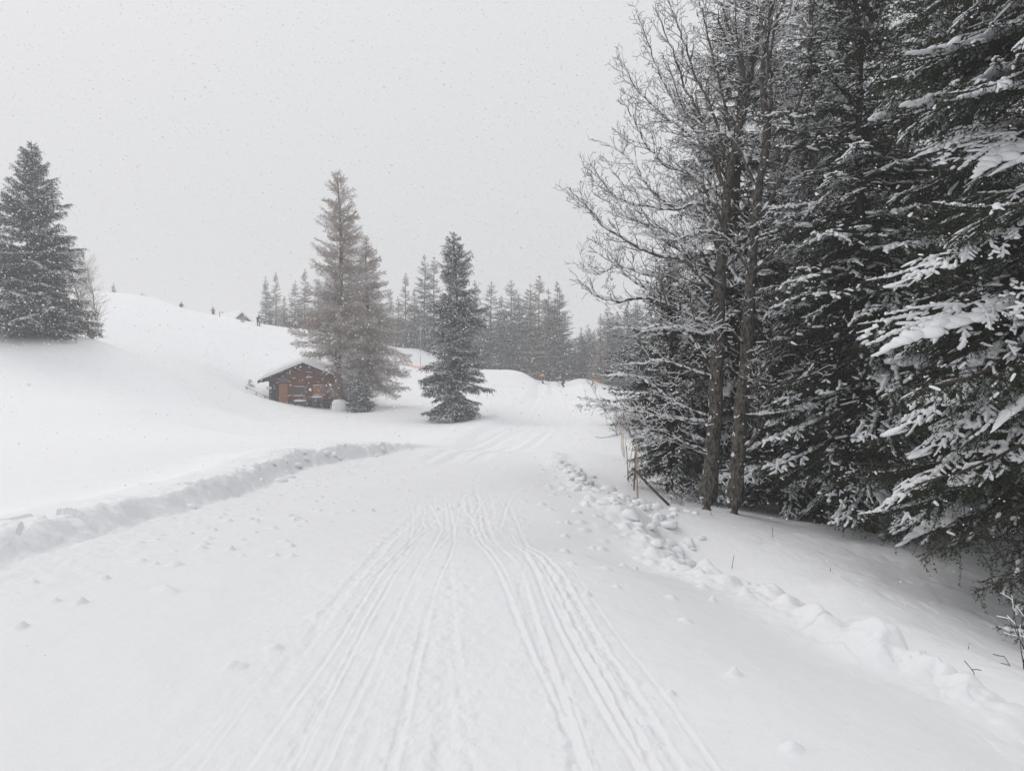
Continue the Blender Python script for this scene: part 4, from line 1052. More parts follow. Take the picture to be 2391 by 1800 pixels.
T2 = bare_tree('bare grey tree with the straighter trunk, right of its twin, one limb slanting right', [(1714, 1192), (1728, 1000), (1740, 860), (1748, 720), (1756, 600), (1768, 450), (1790, 330), (1780, 180), (1795, 60), (1810, -160)],
    12.6, 0.12, L2, 92, 10, 'two snow-lined bare deciduous trees', 0.3)
T3 = bare_tree('thin bare tree with brownish twigs between spruces behind the right twin', [(1905, 1190), (1915, 900), (1905, 700), (1890, 500), (1900, 300), (1890, 120), (1900, -120)], 15.5, 0.07, [], 93, 20, None, 0.0, snowside=False)

# ------------------------------------------------------------------ the wooden hut
HD = 65.0
K = HD / F_PX
def hx(px): return (px - CX) * K
def hz(py): return at(CX, py, HD).z
HX0, HX1, HZ0 = hx(628), hx(800), hz(962)
hut = empty('wooden_hut', (hx(713), HD, hz(946)), 0, 'small dark wooden alpine hut with orange door and thick snow on its roof', 'hut')
HO = np.array([hx(713), HD, hz(946)])
def L_(px, py): return hx(px) - HO[0], hz(py) - HO[2]
rh = np.random.default_rng(5)
xl0, xr0 = hx(628) - HO[0], hx(800) - HO[0]
apex = hz(849) - HO[2]; slope = 0.405
ax_ = 0.0
zfloor = -1.2; DEP = 7.0
def roof_z(x): return apex - abs(x - ax_) * slope
# log courses: front wall in one relief mesh, side walls the same
def log_wall(parent, mname, x0, x1, y, zlo, top, ys=None, step=0.19):
    g = Geo(); z = zlo
    while z < 4:
        zt = z + step - 0.025
        if ys is None:
            xa, xb = x0, x1
            lim = lambda zz: (max(x0, ax_ - (apex - 0.10 - zz) / slope), min(x1, ax_ + (apex - 0.10 - zz) / slope))
            a, b = lim(zt)
            if b - a < 0.15: break
            o = rh.uniform(-0.012, 0.012)
            box(g, (a, y + o, z), (b, y + 0.16, zt))
            box(g, (a + .01, y + 0.05, zt), (b - .01, y + 0.15, zt + 0.025))
        else:
            if zt > roof_z(x0) - 0.08: break
            o = rh.uniform(-0.012, 0.012)
            box(g, (x0 + o, ys[0], z), (x0 + 0.16, ys[1], zt)); box(g, (x0 + 0.05, ys[0] + .01, zt), (x0 + 0.12, ys[1] - .01, zt + 0.025))
        z += step
    return g.obj('wall', mname, parent)
wf = log_wall(hut, M['wood_dark'], xl0, xr0, 0, zfloor, None)
log_wall(hut, M['wood_black'], xl0, 0, 0, zfloor, None, (0.17, DEP))
log_wall(hut, M['wood_black'], xr0 - 0.16, 0, 0, zfloor, None, (0.17, DEP))
# darker stone-like base part at the left of the front and the dark lower band
g = Geo()
for k in range(22):
    a, b = L_(629, 0)[0], L_(651, 0)[0]
    z = zfloor + k * 0.17
    if z > L_(0, 893)[1]: break
    n = 3; xs = np.linspace(a, b, n + 1); off = 0.12 if k % 2 else 0
    for j in range(n): box(g, (xs[j] + 0.01 + off * (j > 0), -0.10 + rh.uniform(-.015, .015), z), (xs[j + 1] - 0.01 + off * (j < n - 1), 0.0, z + 0.155))
g.obj('corner_cladding', M['wood_black'], hut)
g = Geo()
for k in range(5):
    z0 = L_(0, 951)[1] + k * 0.19 - 0.25
    box(g, (L_(675, 0)[0], -0.05 + rh.uniform(-.01, .01), z0), (xr0 - 0.05, 0.0, z0 + 0.16))
g.obj('base_boards', M['wood_black'], hut)
# door
def L2_(px, py): a = L_(px, py); return a
g = Geo(); (a, zt), (b, zb) = L_(652, 895), L_(672, 944)
nb_ = 5; xs = np.linspace(a, b, nb_ + 1)
door = Geo(); 
for j in range(nb_): box(door, (xs[j] + .006, -0.09, zb - 0.3), (xs[j + 1] - .006, -0.03, zt - abs(j - 2) * 0.05))
do = door.obj('door', M['wood_orange'], hut)
g = Geo(); box(g, (b - 0.14, -0.15, (zb + zt) / 2 - 0.02), (b - 0.06, -0.095, (zb + zt) / 2 + 0.02)); g.obj('handle', M['metal_dark'], do)
# windows and shutters
def window(x0, x1, y0, y1, closed):
    (a, zt), (b, zb) = L_(x0, y0), L_(x1, y1)
    f = Geo(); t = 0.07
    for lo, hi in (((a, -0.10, zt - t), (b, -0.02, zt)), ((a, -0.10, zb), (b, -0.02, zb + t)), ((a, -0.10, zb + t), (a + t, -0.02, zt - t)), ((b - t, -0.10, zb + t), (b, -0.02, zt - t))): box(f, lo, hi)
    w = f.obj('window', M['wood_dark'], hut)
    if closed:
        p = Geo(); xs = np.linspace(a + t + .004, b - t - .004, 7)
        for j in range(6): box(p, (xs[j] + .005, -0.085, zb + t + .004), (xs[j + 1] - .005, -0.03, zt - t - .004))
        p.obj('shutter', M['wood_orange'], w)
    else:
        p = Geo(); box(p, (a + t + .004, -0.05, zb + t + .004), (b - t - .004, -0.03, zt - t - .004)); p.obj('pane', M['glass'], w)
        p = Geo(); m_ = (a + b) / 2; box(p, (m_ - .025, -0.085, zb + t + .004), (m_ + .025, -0.053, zt - t - .004)); p.obj('mullion', M['wood_dark'], w)
    s = Geo(); V = lumpy(IV2, rh, 0.06) * np.array([(b - a) / 2 + 0.06, 0.10, 0.055]); s.add(V + np.array([(a + b) / 2, -0.12, zb - 0.02]), IF2); s.obj('snow_strip', M['snow_tree'], w, True)
    s = Geo(); V = lumpy(IV2, rh, 0.06) * np.array([(b - a) / 2 + 0.02, 0.06, 0.035]); s.add(V + np.array([(a + b) / 2, -0.08, zt + 0.03]), IF2); s.obj('snow_strip', M['snow_tree'], w, True)
window(685, 714, 903, 923, False)
window(730, 759, 900, 921, True)
window(716, 731, 869, 880, False)
g = Geo(); (a, zt), (b, zb) = L_(654, 882), L_(670, 892); box(g, (a, -0.16, zb), (b, -0.10, zt)); g.obj('wall_panel', M['blue_grey'], hut)
g = Geo(); (a, zt), (b, zb) = L_(623, 903), L_(635, 909); box(g, (a, -0.16, zb), (b, -0.11, zt)); g.obj('signboard', M['white_paint'], hut)
g = Geo(); (a, zt), (b, zb) = L_(775, 898), L_(787, 925); box(g, (a, -0.11, zb), (b, -0.05, zt)); g.obj('panel', M['wood_grey'], hut)
# roof: boards, verge boards, rafters, snow
xe0, xe1 = L_(609, 0)[0], L_(822, 0)[0]
g = Geo(); yf, yb = -0.75, DEP + 0.6
for xa, xb in ((xe0, ax_), (ax_, xe1)):
    za, zb_ = roof_z(xa), roof_z(xb)
    V = np.array([[xa, yf, za], [xb, yf, zb_], [xb, yb, zb_], [xa, yb, za], [xa, yf, za + .07], [xb, yf, zb_ + .07], [xb, yb, zb_ + .07], [xa, yb, za + .07]]); g.add(V, BOXF)
roof = g.obj('roof', M['wood_black'], hut)
for xa, xb in ((xe0 - .02, ax_), (ax_, xe1 + .02)):
    g = Geo(); za, zb_ = roof_z(xa), roof_z(xb)
    V = np.array([[xa, yf - .05, za - .14], [xb, yf - .05, zb_ - .14], [xb, yf - .003, zb_ - .14], [xa, yf - .003, za - .14], [xa, yf - .05, za + .09], [xb, yf - .05, zb_ + .09], [xb, yf - .003, zb_ + .09], [xa, yf - .003, za + .09]]); g.add(V, BOXF)
    g.obj('verge_board', M['wood_black'], roof)
for xx in np.linspace(xe0 + 0.3, xe1 - 0.3, 6):
    g = Geo(); z_ = roof_z(xx); box(g, (xx - .05, yf + .01, z_ - .17), (xx + .05, 0.0, z_ - .02)); g.obj('rafter', M['wood_black'], roof)
g = Geo()
nxs, nys = 60, 26
X_ = np.linspace(xe0 - 0.08, xe1 + 0.08, nxs); Y_ = np.linspace(yf - 0.05, yb, nys)
XX, YY = np.meshgrid(X_, Y_)
base_ = apex + 0.075 - np.sqrt((XX - ax_) ** 2 + 0.0) * slope
tx = np.clip((XX - X_[0]) / 1.1, 0, 1); tx2 = np.clip((X_[-1] - XX) / 1.1, 0, 1); ty = np.clip((YY - Y_[0]) / 0.6, 0, 1)
edgef = np.sqrt(1 - (1 - tx) ** 2) * np.sqrt(1 - (1 - tx2) ** 2) * (0.45 + 0.55 * np.sqrt(1 - (1 - ty) ** 2))
topz = apex + 0.075 - np.sqrt((XX - ax_ ) ** 2 + 0.5) * slope + 0.70 + 0.05 * vnoise(XX * 1.2, YY * 1.2, 3) + 0.06
topz = base_ + (topz - base_) * edgef
vt = np.stack([XX, YY, topz], -1).reshape(-1, 3); vb = np.stack([XX, YY, base_], -1).reshape(-1, 3)
ii = np.arange(nxs * nys).reshape(nys, nxs)
q = np.stack([ii[:-1, :-1], ii[:-1, 1:], ii[1:, 1:], ii[1:, :-1]], -1).reshape(-1, 4)
g.add(vt, q)
for edge_ in (ii[0], ii[-1], ii[:, 0], ii[:, -1]):
    n_ = len(edge_); V = np.vstack([vt[edge_], vb[edge_]]); g.add(V, [[k, k + 1, n_ + k + 1, n_ + k] for k in range(n_ - 1)])
g.obj('roof_snow', M['snow_tree'], roof, True)
g = Geo(); (a, zt), (b, zb) = L_(704, 832.5), L_(712, 848); box(g, (a + .01, 1.6, zb - 0.3), (b - .01, 1.95, zt - .02))
ch = g.obj('chimney', M['metal_dark'], roof)
g = Geo(); box(g, (a - .05, 1.54, zt), (b + .05, 2.01, zt + .035)); g.obj('cap', M['metal_light'], ch)
# stack of firewood logs seen at the dark right corner
fw = empty('firewood_stack', (hx(779), HD - 0.45, gz(hx(779), HD - 0.45)), 0, 'dark stack of split firewood under the eave at the right of the hut front', 'firewood')
for r_ in range(5):
    for c_ in range(9):
        g = Geo(); x_ = -0.55 + c_ * 0.13 + (r_ % 2) * 0.06; z_ = 0.1 + r_ * 0.125
        tube(g, [(x_, -0.12, z_), (x_ + rh.uniform(-.01, .01), 0.3, z_)], [0.055 * rh.uniform(.85, 1.1)] * 2, 6, 0, True); g.obj('log', M['wood_grey'] if rh.random() < .4 else M['wood_black'], fw)

def snow_cushion(parent, c, size, seed, name='snow_cover'):
    rg = np.random.default_rng(seed); g = Geo(); V = lumpy(IV3, rg, 0.05); V = np.sign(V) * np.abs(V) ** 0.7 * np.array(size)
    V[:, 2] = np.where(V[:, 2] < 0, V[:, 2] * 0.1, V[:, 2]); g.add(V + np.array(c), IF3); return g.obj(name, M['snow_tree'], parent, True)
# bench left, table right of it, both under snow
def bench(name, label, cat, px0, px1, d, seat_py, ground_dz=0.0, back=True, ht=0.45):
    x0, x1 = place(px0, d), place(px1, d); zt = at(px0, seat_py, d).z
    zg = gz((x0 + x1) / 2, d)
    zt = max(zt, zg + 0.25)
    b = empty(name, ((x0 + x1) / 2, d, zg), 0, label, cat); w = x1 - x0; h = zt - zg
    g = Geo()
    for k in range(3):
        g = Geo(); box(g, (-w / 2, -0.22 + k * 0.15, h - .05), (w / 2, -0.09 + k * 0.15, h)); g.obj('slat', M['wood_grey'], b)
    for sx in (-1, 1):
        for sy in (-1, 1):
            g = Geo(); box(g, (sx * (w / 2 - .12) - .04, sy * 0.16 - .03, -0.2), (sx * (w / 2 - .12) + .04, sy * 0.16 + .03, h - .052)); g.obj('leg', M['wood_grey'], b)
    if back:
        g = Geo(); box(g, (-w / 2, 0.225, h - .3), (w / 2, 0.26, h - .06)); g.obj('apron_board', M['wood_grey'], b)
    snow_cushion(b, (0, 0, h), (w / 2 + .03, 0.26, 0.16), int(px0))
    return b
bench('bench', 'low wooden bench under a slab of snow, left in front of the hut', 'bench', 686, 714, 63.6, 937)
bench('table', 'dark table with a snow-covered top, right of the bench at the hut wall', 'table', 729, 753, 64.0, 928)
# snow-buried trough right of the hut front
hp = empty('log_trough', (place(793, 61.5), 61.5, gz(place(793, 61.5), 61.5)), 0.2, 'big mound of snow on a buried dark log frame right of the hut', 'trough')
g = Geo(); box(g, (0.35, -0.35, -0.1), (0.62, 0.35, 0.45)); box(g, (0.45, -0.45, 0.46), (0.66, 0.3, 0.62)); g.obj('frame', M['wood_black'], hp)
g = Geo(); box(g, (-0.72, -0.4, -0.2), (-0.66, -0.34, 0.75)); g.obj('post', M['wood_black'], hp)
snow_cushion(hp, (-0.05, 0, 0.1), (0.78, 0.7, 0.98), 4)

# handrail up to the hut
hr = empty('handrail', (place(600, 65.5), 65.5, gz(place(600, 65.5), 65.5)), 0, 'thin dark wooden handrail sloping down to the left corner of the hut', 'handrail')
o0 = np.array(hr.location)
ends = [np.array(at(573, 903, 66.5)), np.array(at(630, 929, 65.0))]
g = Geo(); tube(g, [ends[0] - o0, ends[1] - o0], [0.045, 0.045], 8); g.obj('rail', M['wood_grey'], hr)
for t in (0.06, 0.45, 0.80):
    p = ends[0] + (ends[1] - ends[0]) * t; g = Geo(); z_ = gz(p[0], p[1]) - 0.2
    tube(g, [(p[0] - o0[0], p[1] - o0[1], min(z_, p[2] - 0.4) - o0[2]), (p[0] - o0[0], p[1] - o0[1], p[2] - o0[2] - .03)], [0.05, 0.045], 8); g.obj('post', M['wood_grey'], hr)
x = place(584, 68); conifer('spruce_sapling', 'tiny spruce sapling by the top of the hut handrail', 'sapling', x, 68, 0.85, 0.42, 16, {0.7: MID[0.7]}, 58, 0.02, M['bark'])

# ------------------------------------------------------------------ far hut, posts, nets
d = 128; z0 = at(565, 753, d).z
w2 = (585 - 545) / F_PX * d / 2; apx = at(565, 733.5, d)
fh = empty('chalet', (at(567, 753, d).x, d, z0), math.radians(0), 'far chalet roof and grey gable showing over the left crest', 'chalet')
zr = apx.z - z0 + 0.05
g = Geo(); sl = zr / w2; n = 10
for k in range(n):
    xa, xb = -w2 * 1.3 + k * 2.6 * w2 / n, -w2 * 1.3 + (k + 1) * 2.6 * w2 / n
    za, zb_ = zr - abs(xa) * sl * 0.95, zr - abs(xb) * sl * 0.95
    V = np.array([[xa + .01, 0, -3], [xb - .01, 0, -3], [xb - .01, .1, -3], [xa + .01, .1, -3], [xa + .01, 0, za], [xb - .01, 0, zb_], [xb - .01, .1, zb_], [xa + .01, .1, za]]); g.add(V, BOXF)
g.obj('wall', M['wood_grey'], fh)
for sx in (-1, 1):
    g = Geo(); W_ = w2 * 1.35; zt_ = zr + .06; ze = zr - W_ * sl * 0.95 + .06
    skew = -1.25
    V = np.array([[0, -.4, zt_], [sx * W_, -.4, ze], [sx * W_ - 6, 6.2, ze], [-6, 6.2, zt_], [0, -.4, zt_ + .12], [sx * W_, -.4, ze + .12], [sx * W_ - 6, 6.2, ze + .12], [-6, 6.2, zt_ + .12]])
    g.add(V, BOXF); rf_ = g.obj('roof', M['wood_black'], fh)
    g = Geo(); V2 = V.copy(); V2[:4, 2] += .125; V2[4:, 2] += .45; V2[[4, 5], 1] += 0.1; g.add(V2, BOXF); g.obj('roof_snow', M['snow_tree'], rf_)

def post(name, label, cat, px, py0, py1, d, r=0.05, m=None, group=None):
    b, t = at(px, py1, d), at(px, py0, d); zg = min(b.z, gz(b.x, d)) - 0.2
    o = empty(name, (b.x, d, zg), 0, label, cat, group)
    g = Geo(); tube(g, [(0, 0, 0), (t.x - b.x, 0, t.z - zg)], [r, r * 0.9], 8); g.obj('pole', m or M['metal_light'], o)
    return o, t.z - zg
o, h = post('snow_lance', 'slim post with a side arm on the left crest beside the far chalet roof', 'post', 513, 728, 747, 99, 0.05, M['metal_dark'])
g = Geo(); tube(g, [(0, 0, h - 0.15), (0.35, 0, h - 0.05), (0.42, 0, h - 0.1)], [0.04, 0.05, 0.06], 6); g.obj('arm', M['metal_light'], o)
g = Geo(); tube(g, [(0.36, 0, h - 0.1), (0.5, 0, h - 0.12)], [0.09, 0.06], 8); g.obj('head', M['metal_dark'], o)
o, h = post('snow_lance', 'tall pale pole with a small cross head, left of the narrow lone spruce', 'pole', 981.5, 767, 861, 97, 0.07, M['metal_light'])
g = Geo(); box(g, (-0.35, -0.05, h - 0.15), (0.3, 0.05, h - 0.05)); box(g, (-0.12, -0.08, h - 0.05), (0.12, 0.08, h + 0.2)); g.obj('head', M['metal_light'], o)
post('marker_pole', 'thin pale pole by the yellow pad on the far snow mound', 'pole', 1331, 860, 889, 101, 0.04, M['metal_light'])
post('marker_pole', 'short grey stake between the orange skier and the white panel', 'stake', 1298.5, 879, 896, 109, 0.04, M['wood_grey'])
post('marker_pole', 'thin pale stake left of the orange skier at the forest edge', 'stake', 1256, 866, 889, 111, 0.05, M['wood_grey'])
g = Geo(); q = at(1327, 888, 101); V = lumpy(IV2, rh, .08) * np.array([.26, .2, .14]); g.add(V, IF2); o = g.obj('crash_pad', M['yellow'], None, True); o.location = q; tag(o, 'small yellow-green pad half buried on the far snow mound', 'pad')
# white panel
q = at(1310, 890, 98.5); o = empty('banner_panel', (q.x, 98.5, gz(q.x, 98.5)), 0, 'white banner panel on short stakes beside the second skier', 'banner')
g = Geo(); n = 8; zz = max(0.8, at(1310, 882, 98.5).z - gz(q.x, 98.5))
for k in range(n):
    a0, a1 = -0.33 + k * .66 / n, -0.33 + (k + 1) * .66 / n; t0 = zz * (0.97 - 0.25 * (k / n) ** 2.5)
    box(g, (a0, 0.02 * math.sin(k), 0.05), (a1, 0.02 * math.sin(k) + 0.03, t0))
g.obj('cloth', M['white_paint'], o)
for sx in (-.36, .36):
    g = Geo(); tube(g, [(sx, 0.02, -.2), (sx, 0.02, zz * 1.02 if sx < 0 else zz * .8)], [.025, .02], 6); g.obj('stake', M['wood_grey'], o)

def net(label, pts, group):
    """orange mesh netting: posts and sagging bands of crossing cords; pts = (px, top, bottom, d)"""
    W = [(np.array(at(a, t, d)), np.array(at(a, b, d))) for a, t, b, d in pts]
    o0 = W[0][1].copy(); root = empty('safety_net', o0, 0, label, 'netting', group)
    g = Geo(); A0, A1 = [], []
    for (t0, b0), (t1, b1) in zip(W[:-1], W[1:]):
        n = 14; nv = 9
        for i in range(n + 1):
            s = i / n; sag = 0.22 * math.sin(math.pi * s)
            t = t0 + (t1 - t0) * s - np.array([0, 0, sag * (t0[2] - b0[2])]); b = b0 + (b1 - b0) * s
            if i: 
                for k in range(nv + 1):
                    u = k / nv; A0.append(pt + (pb - pt) * u); A1.append(t + (b - t) * u)
            A0.append(t); A1.append(b); pt, pb = t, b
    A0, A1 = np.array(A0) - o0, np.array(A1) - o0
    prisms(g, A0, A1, 0.017, 0.017, 3); g.obj('netting', M['net'], root)
    for t, b in W:
        g = Geo(); tube(g, [b - o0 - [0, 0, .5], t - o0 + [0, 0, .12]], [.035, .03], 6); g.obj('post', M['bamboo'], root)
    return root
net('long orange safety net along the hollow between the larches and the lone spruce', [(868, 838, 852, 99), (900, 845, 858, 98), (930, 848, 861, 98), (961, 851, 864, 97), (987, 854, 866, 97), (1012, 860, 870, 96)], None)
net('short orange net at the left top of the far snow mound', [(1339, 882, 890, 99.5), (1360, 885, 891, 99.5)], 'orange nets on the snow mound')
net('orange net sagging at the right top of the far snow mound', [(1373, 886, 891, 99.5), (1387, 886, 893, 99.5), (1401, 887, 896, 99)], 'orange nets on the snow mound')

# ------------------------------------------------------------------ people on skis
def skin_body(name, joints, edges, radii, material, parent, lvl=2):
    me = bpy.data.meshes.new(name); me.from_pydata(joints, edges, []); me.materials.append(material)
    o = link(name, me, parent)
    md = o.modifiers.new('skin', 'SKIN'); md.use_smooth_shade = True
    for i, r in enumerate(radii):
        v = me.skin_vertices[0].data[i]; v.radius = (r, r); v.use_root = (i == 0)
    ms = o.modifiers.new('sub', 'SUBSURF'); ms.levels = lvl; ms.render_levels = lvl
    return o
def skier(label, px, py_feet, d, face, jacket, trousers, crouch=0.15, lean=0.0, on_ground=True, poles=True):
    q = at(px, py_feet, d); z = gz(q.x, d) if on_ground else q.z
    root = empty('person', (q.x, d, z), face, label, 'person')
    c = crouch
    hip = np.array([0.02 - 0.28 * c + lean * .5, 0, 0.95 - 0.45 * c]); chest = hip + [0.10 + 0.75 * c + lean * .3, 0, 0.42 - .1 * c]; neck = chest + [0.05 + .2 * c, 0, 0.14]; head = neck + [0.05, 0, 0.13]
    kn = [np.array([0.12 + 0.35 * c + lean * .25, s * 0.13, 0.50 - 0.12 * c]) for s in (-1, 1)]
    ft = [np.array([0.0, s * 0.14, 0.09]) for s in (-1, 1)]; toe = [f + [0.16, 0, -0.02] for f in ft]
    J = [hip, chest, neck, head + [0, 0, -.02]]; E = [(0, 1), (1, 2), (2, 3)]; Rr = [.15, .15, .06, .085]
    for i, s in enumerate((-1, 1)):
        n = len(J); J += [hip + [0, s * .1, -.05], kn[i], ft[i], toe[i]]; E += [(0, n), (n, n + 1), (n + 1, n + 2), (n + 2, n + 3)]; Rr += [.11, .08, .065, .05]
    body = skin_body('body', J, E, Rr, trousers, root)
    J = [hip + [0, 0, .03], hip + [.03 + .25 * c, 0, .2], chest, chest + [.02, 0, .1]]; E = [(0, 1), (1, 2), (2, 3)]; Rr = [.175, .17, .18, .12]
    hands = []
    for s in (-1, 1):
        n = len(J); sh = chest + [0, s * .2, .06]; el = sh + [.12 + .1 * c, s * .1, -.26]; ha = el + [.24, s * -.02, .02]
        J += [sh, el, ha]; E += [(3, n), (n, n + 1), (n + 1, n + 2)]; Rr += [.085, .062, .048]; hands.append(ha)
    skin_body('jacket', J, E, Rr, jacket, root)
    g = Geo(); g.add(IV2 * [.125, .115, .125] + (head + [0, 0, .05]), IF2); hd = g.obj('helmet', M['dark_cloth'], root, True)
    g = Geo(); g.add(IV2 * [.03, .085, .045] + (head + [.10, 0, .03]), IF2); g.obj('goggles', M['pole_dark'], hd, True)
    g = Geo(); g.add(IV2 * [.045, .075, .07] + (head + [.075, 0, -.05]), IF2); g.obj('face', M['skin'], hd, True)
    for i, s in enumerate((-1, 1)):
        g = Geo(); t = np.linspace(0, 1, 12); P = np.stack([-0.75 + 1.6 * t, 0 * t + s * .14, .015 + .12 * np.clip((t - .86) / .14, 0, 1) ** 2], -1)
        for a, b in zip(P[:-1], P[1:]):
            V = np.array([[a[0], a[1] - .045, a[2]], [b[0], b[1] - .045, b[2]], [b[0], b[1] + .045, b[2]], [a[0], a[1] + .045, a[2]]]); g.add(np.vstack([V, V + [0, 0, .02]]), BOXF)
        g.obj('ski', M['metal_dark'], root)
        if poles:
            g = Geo(); ha = hands[i]; tube(g, [ha + [.03, 0, .08], ha + [-.55, s * .12, -ha[2] + .05]], [.012, .009], 5); g.obj('ski_pole', M['pole_dark'], root)
        g = Geo(); g.add(IV2 * .055 + hands[i], IF2); g.obj('glove', M['dark_cloth'], root, True)
    return root
skier('person in an orange jacket and dark trousers standing on skis on the far rise', 1269, 896, 92.5, math.radians(200), M['orange_cloth'], M['dark_cloth'], 0.2)
skier('person in dark blue skiing down, leaning beside the white banner', 1317, 898, 94.5, math.radians(215), M['blue_cloth'], M['dark_cloth'], 0.55, 0.25)
skier('person in dark clothes skiing at the left crest, right of the far chalet', 603, 768, 100, math.radians(-60), M['dark_cloth'], M['dark_cloth'], 0.35)
skier('person in a pale pink jacket just over the crest, left of the post', 498, 746, 110, math.radians(-70), M['pink_cloth'], M['dark_cloth'], 0.6)
skier('person in grey-green, half hidden by the snow on the highest stretch of crest', 423, 731, 111, math.radians(-60), M['dark_cloth'], M['dark_cloth'], 0.3)

# ------------------------------------------------------------------ bamboo poles on the right
def stake(label, a, b, d, r, m, cap=False, db=0.0):
    """a = top pixel, b = foot pixel"""
    A, B = np.array(at(*a, d + db)), np.array(at(*b, d))
    zg = gz(B[0], B[1]); dirn = norm(A - B); B2 = B - dirn * max(0.15, (B[2] - zg) / max(dirn[2], .3) + 0.15)
    root = empty('slope_pole', B2, 0, label, 'pole', 'poles along the forest edge')
    n = 7; t = np.linspace(0, 1, n); P = (A - B2) * t[:, None] + rh.normal(0, 0.004, (n, 3)); P[0] = 0
    r *= 0.78 if d < 16 else 0.48
    g = Geo(); tube(g, P, np.full(n, r) * (1.05 - .15 * t), 8, 0, True, .03, rh); pl = g.obj('shaft', m, root, True)
    g = Geo()
    for s in np.linspace(0.12, 0.9, 6):
        c = (A - B2) * s; tube(g, [c - dirn * r * .35, c + dirn * r * .35], [r * 1.22] * 2, 8)
    if m is M['bamboo']: g.obj('joint', M['bamboo'], root)
    if cap: snow_cushion(root, A - B2, (r * 1.1, r * 1.1, r * 2.5), 3, 'snow_cap')
    return root
bm_ = M['bamboo']
stake('upright bamboo pole nearest the track, with its foot in the snow', (1484.5, 1022), (1489, 1168), 14.0, 0.023, bm_, True)
stake('dark brown pole right behind the nearest bamboo pole', (1485, 1028), (1480, 1144), 15.2, 0.022, M['wood_grey'])
stake('bamboo pole slanting to the left behind the nearest upright one', (1479, 1034), (1468, 1098), 17, 0.018, bm_)
stake('dark grey pole left of the slanting bamboo', (1463, 1042), (1467, 1114), 16.5, 0.020, M['pole_dark'])
stake('thick broken pole lying aslant in front of the young spruce', (1475, 1091), (1562, 1180), 12.6, 0.032, M['wood_grey'], True, -0.3)
stake('bamboo pole leaning right, behind the dark grey pole', (1462, 1022), (1458, 1060), 22, 0.022, bm_)
stake('bamboo pole with the lowest foot in the middle cluster', (1455.5, 1005), (1456.5, 1064), 23, 0.022, bm_)
stake('short bamboo pole in the middle cluster, second from its left', (1453, 1003), (1453.5, 1040), 27, 0.022, bm_)
stake('bamboo pole at the left of the middle cluster', (1451, 990), (1451, 1030), 29, 0.024, bm_)
stake('leftmost and farthest tall bamboo pole by the low twigs', (1435.7, 955), (1436, 1001), 38, 0.032, bm_)
stake('tallest of the three far bamboo poles', (1439.5, 933), (1439.2, 1002), 37, 0.030, bm_)
stake('shortest of the three far bamboo poles, to their right', (1441.8, 973), (1442, 1013), 35, 0.028, bm_)
stake('reddish pole standing in the low twigs at the corner of the young spruce', (1482, 930), (1482.5, 968), 48, 0.04, bm_)
stake('thin far pole just right of the tip of the lowest limb', (1458, 917), (1458, 940), 62, 0.04, M['wood_grey'])

# ------------------------------------------------------------------ shrubs, stalks
def shrub(label, px, d, h, n, seed, m, cat='shrub', snowy=True, name='bare_shrub', spread=0.5, group=None):
    rng = np.random.default_rng(seed); x = place(px, d); base = np.array([x, d, gz(x, d) - 0.05])
    root = empty(name, base, 0, label, cat, group)
    T = Twigs()
    for k in range(n):
        a = rng.uniform(0, 6.28); e = norm(np.array([math.cos(a) * spread, math.sin(a) * spread, 1.0]))
        grow(T, np.array([rng.normal(0, .06), rng.normal(0, .06), 0.0]), e, h * rng.uniform(.6, 1), 0.006 + 0.004 * h, 1 if n < 3 else 2, rng, 0.05, 0.18)
    A, B, Rr = map(np.array, (T.a, T.b, T.r)); s = max(1.0, d / 30)
    g = Geo(); prisms(g, A, B, Rr[:, 0] * s, Rr[:, 1] * s, 3, 0)
    if snowy:
        D = norm(B - A); ok = np.abs(D[:, 2]) < .8; rid(g, A[ok], B[ok], Rr[ok, 0] * s, Rr[ok, 0] * s + .006, 1)
    g.obj('twigs', [m, M['snow_tree']], root)
    return root
shrub('bare young tree with thin upright twigs right behind the left spruce', 215, 52, 6.6, 3, 201, M['larch'], 'tree', name='bare_tree', spread=0.10)
shrub('snow-dusted bare bush at the far left corner of the near forest', 1478, 34, 2.0, 12, 202, M['larch'], group=None)
shrub('brownish bare bush just above the bamboo poles', 1462, 40, 1.8, 10, 203, M['larch'])
shrub('pinkish frosted sapling in front of the far chalet gable', 567, 100, 1.2, 5, 204, M['larch'])
def stalk(label, px, py, d, h, lean, seed, branchy=False):
    rng = np.random.default_rng(seed); q = at(px, py, d); z = gz(q.x, d)
    T = Twigs(); grow(T, np.zeros(3), norm(np.array([lean, rng.normal(0, .2), 1.0])), h * 0.8, 0.0042, 1 if branchy else 0, rng, -0.02, 0.12)
    A, B, Rr = map(np.array, (T.a, T.b, T.r)); g = Geo(); prisms(g, A, B, Rr[:, 0], Rr[:, 1], 4)
    o = g.obj('dry_stalk', M['twig']); o.location = (q.x, d, z - 0.03); tag(o, label, 'stalk')
stalk('thin upright dry stalk in the snow in front of the bare trees', 1709, 1278, 8.6, 0.24, 0.02, 1)
stalk('short forked dry twig by the snow clods', 1726, 1312, 7.9, 0.10, 0.7, 2, True)
stalk('slanting dry stem above the crest of snow in the ditch', 1902, 1412, 6.6, 0.17, 0.75, 3)
stalk('upright dry stem in the grey ditch', 2101, 1458, 6.2, 0.16, 0.3, 4)
stalk('small stub of stalk in the upper ditch snow', 1939, 1303, 8.4, 0.05, 0.0, 5)
stalk('thin crooked twig right in front of the second bare trunk', 1668, 1205, 11.3, 0.35, -0.9, 6, True)
stalk('fine stalk just below the second bare trunk', 1805, 1246, 9.7, 0.22, -0.1, 7)
stalk('dark bent stem low in the ditch near the right frame edge', 2278, 1540, 5.5, 0.16, -0.4, 8, True)
stalk('broken dark stalk at the rim of the ditch', 2262, 1470, 6.2, 0.14, -0.3, 9)
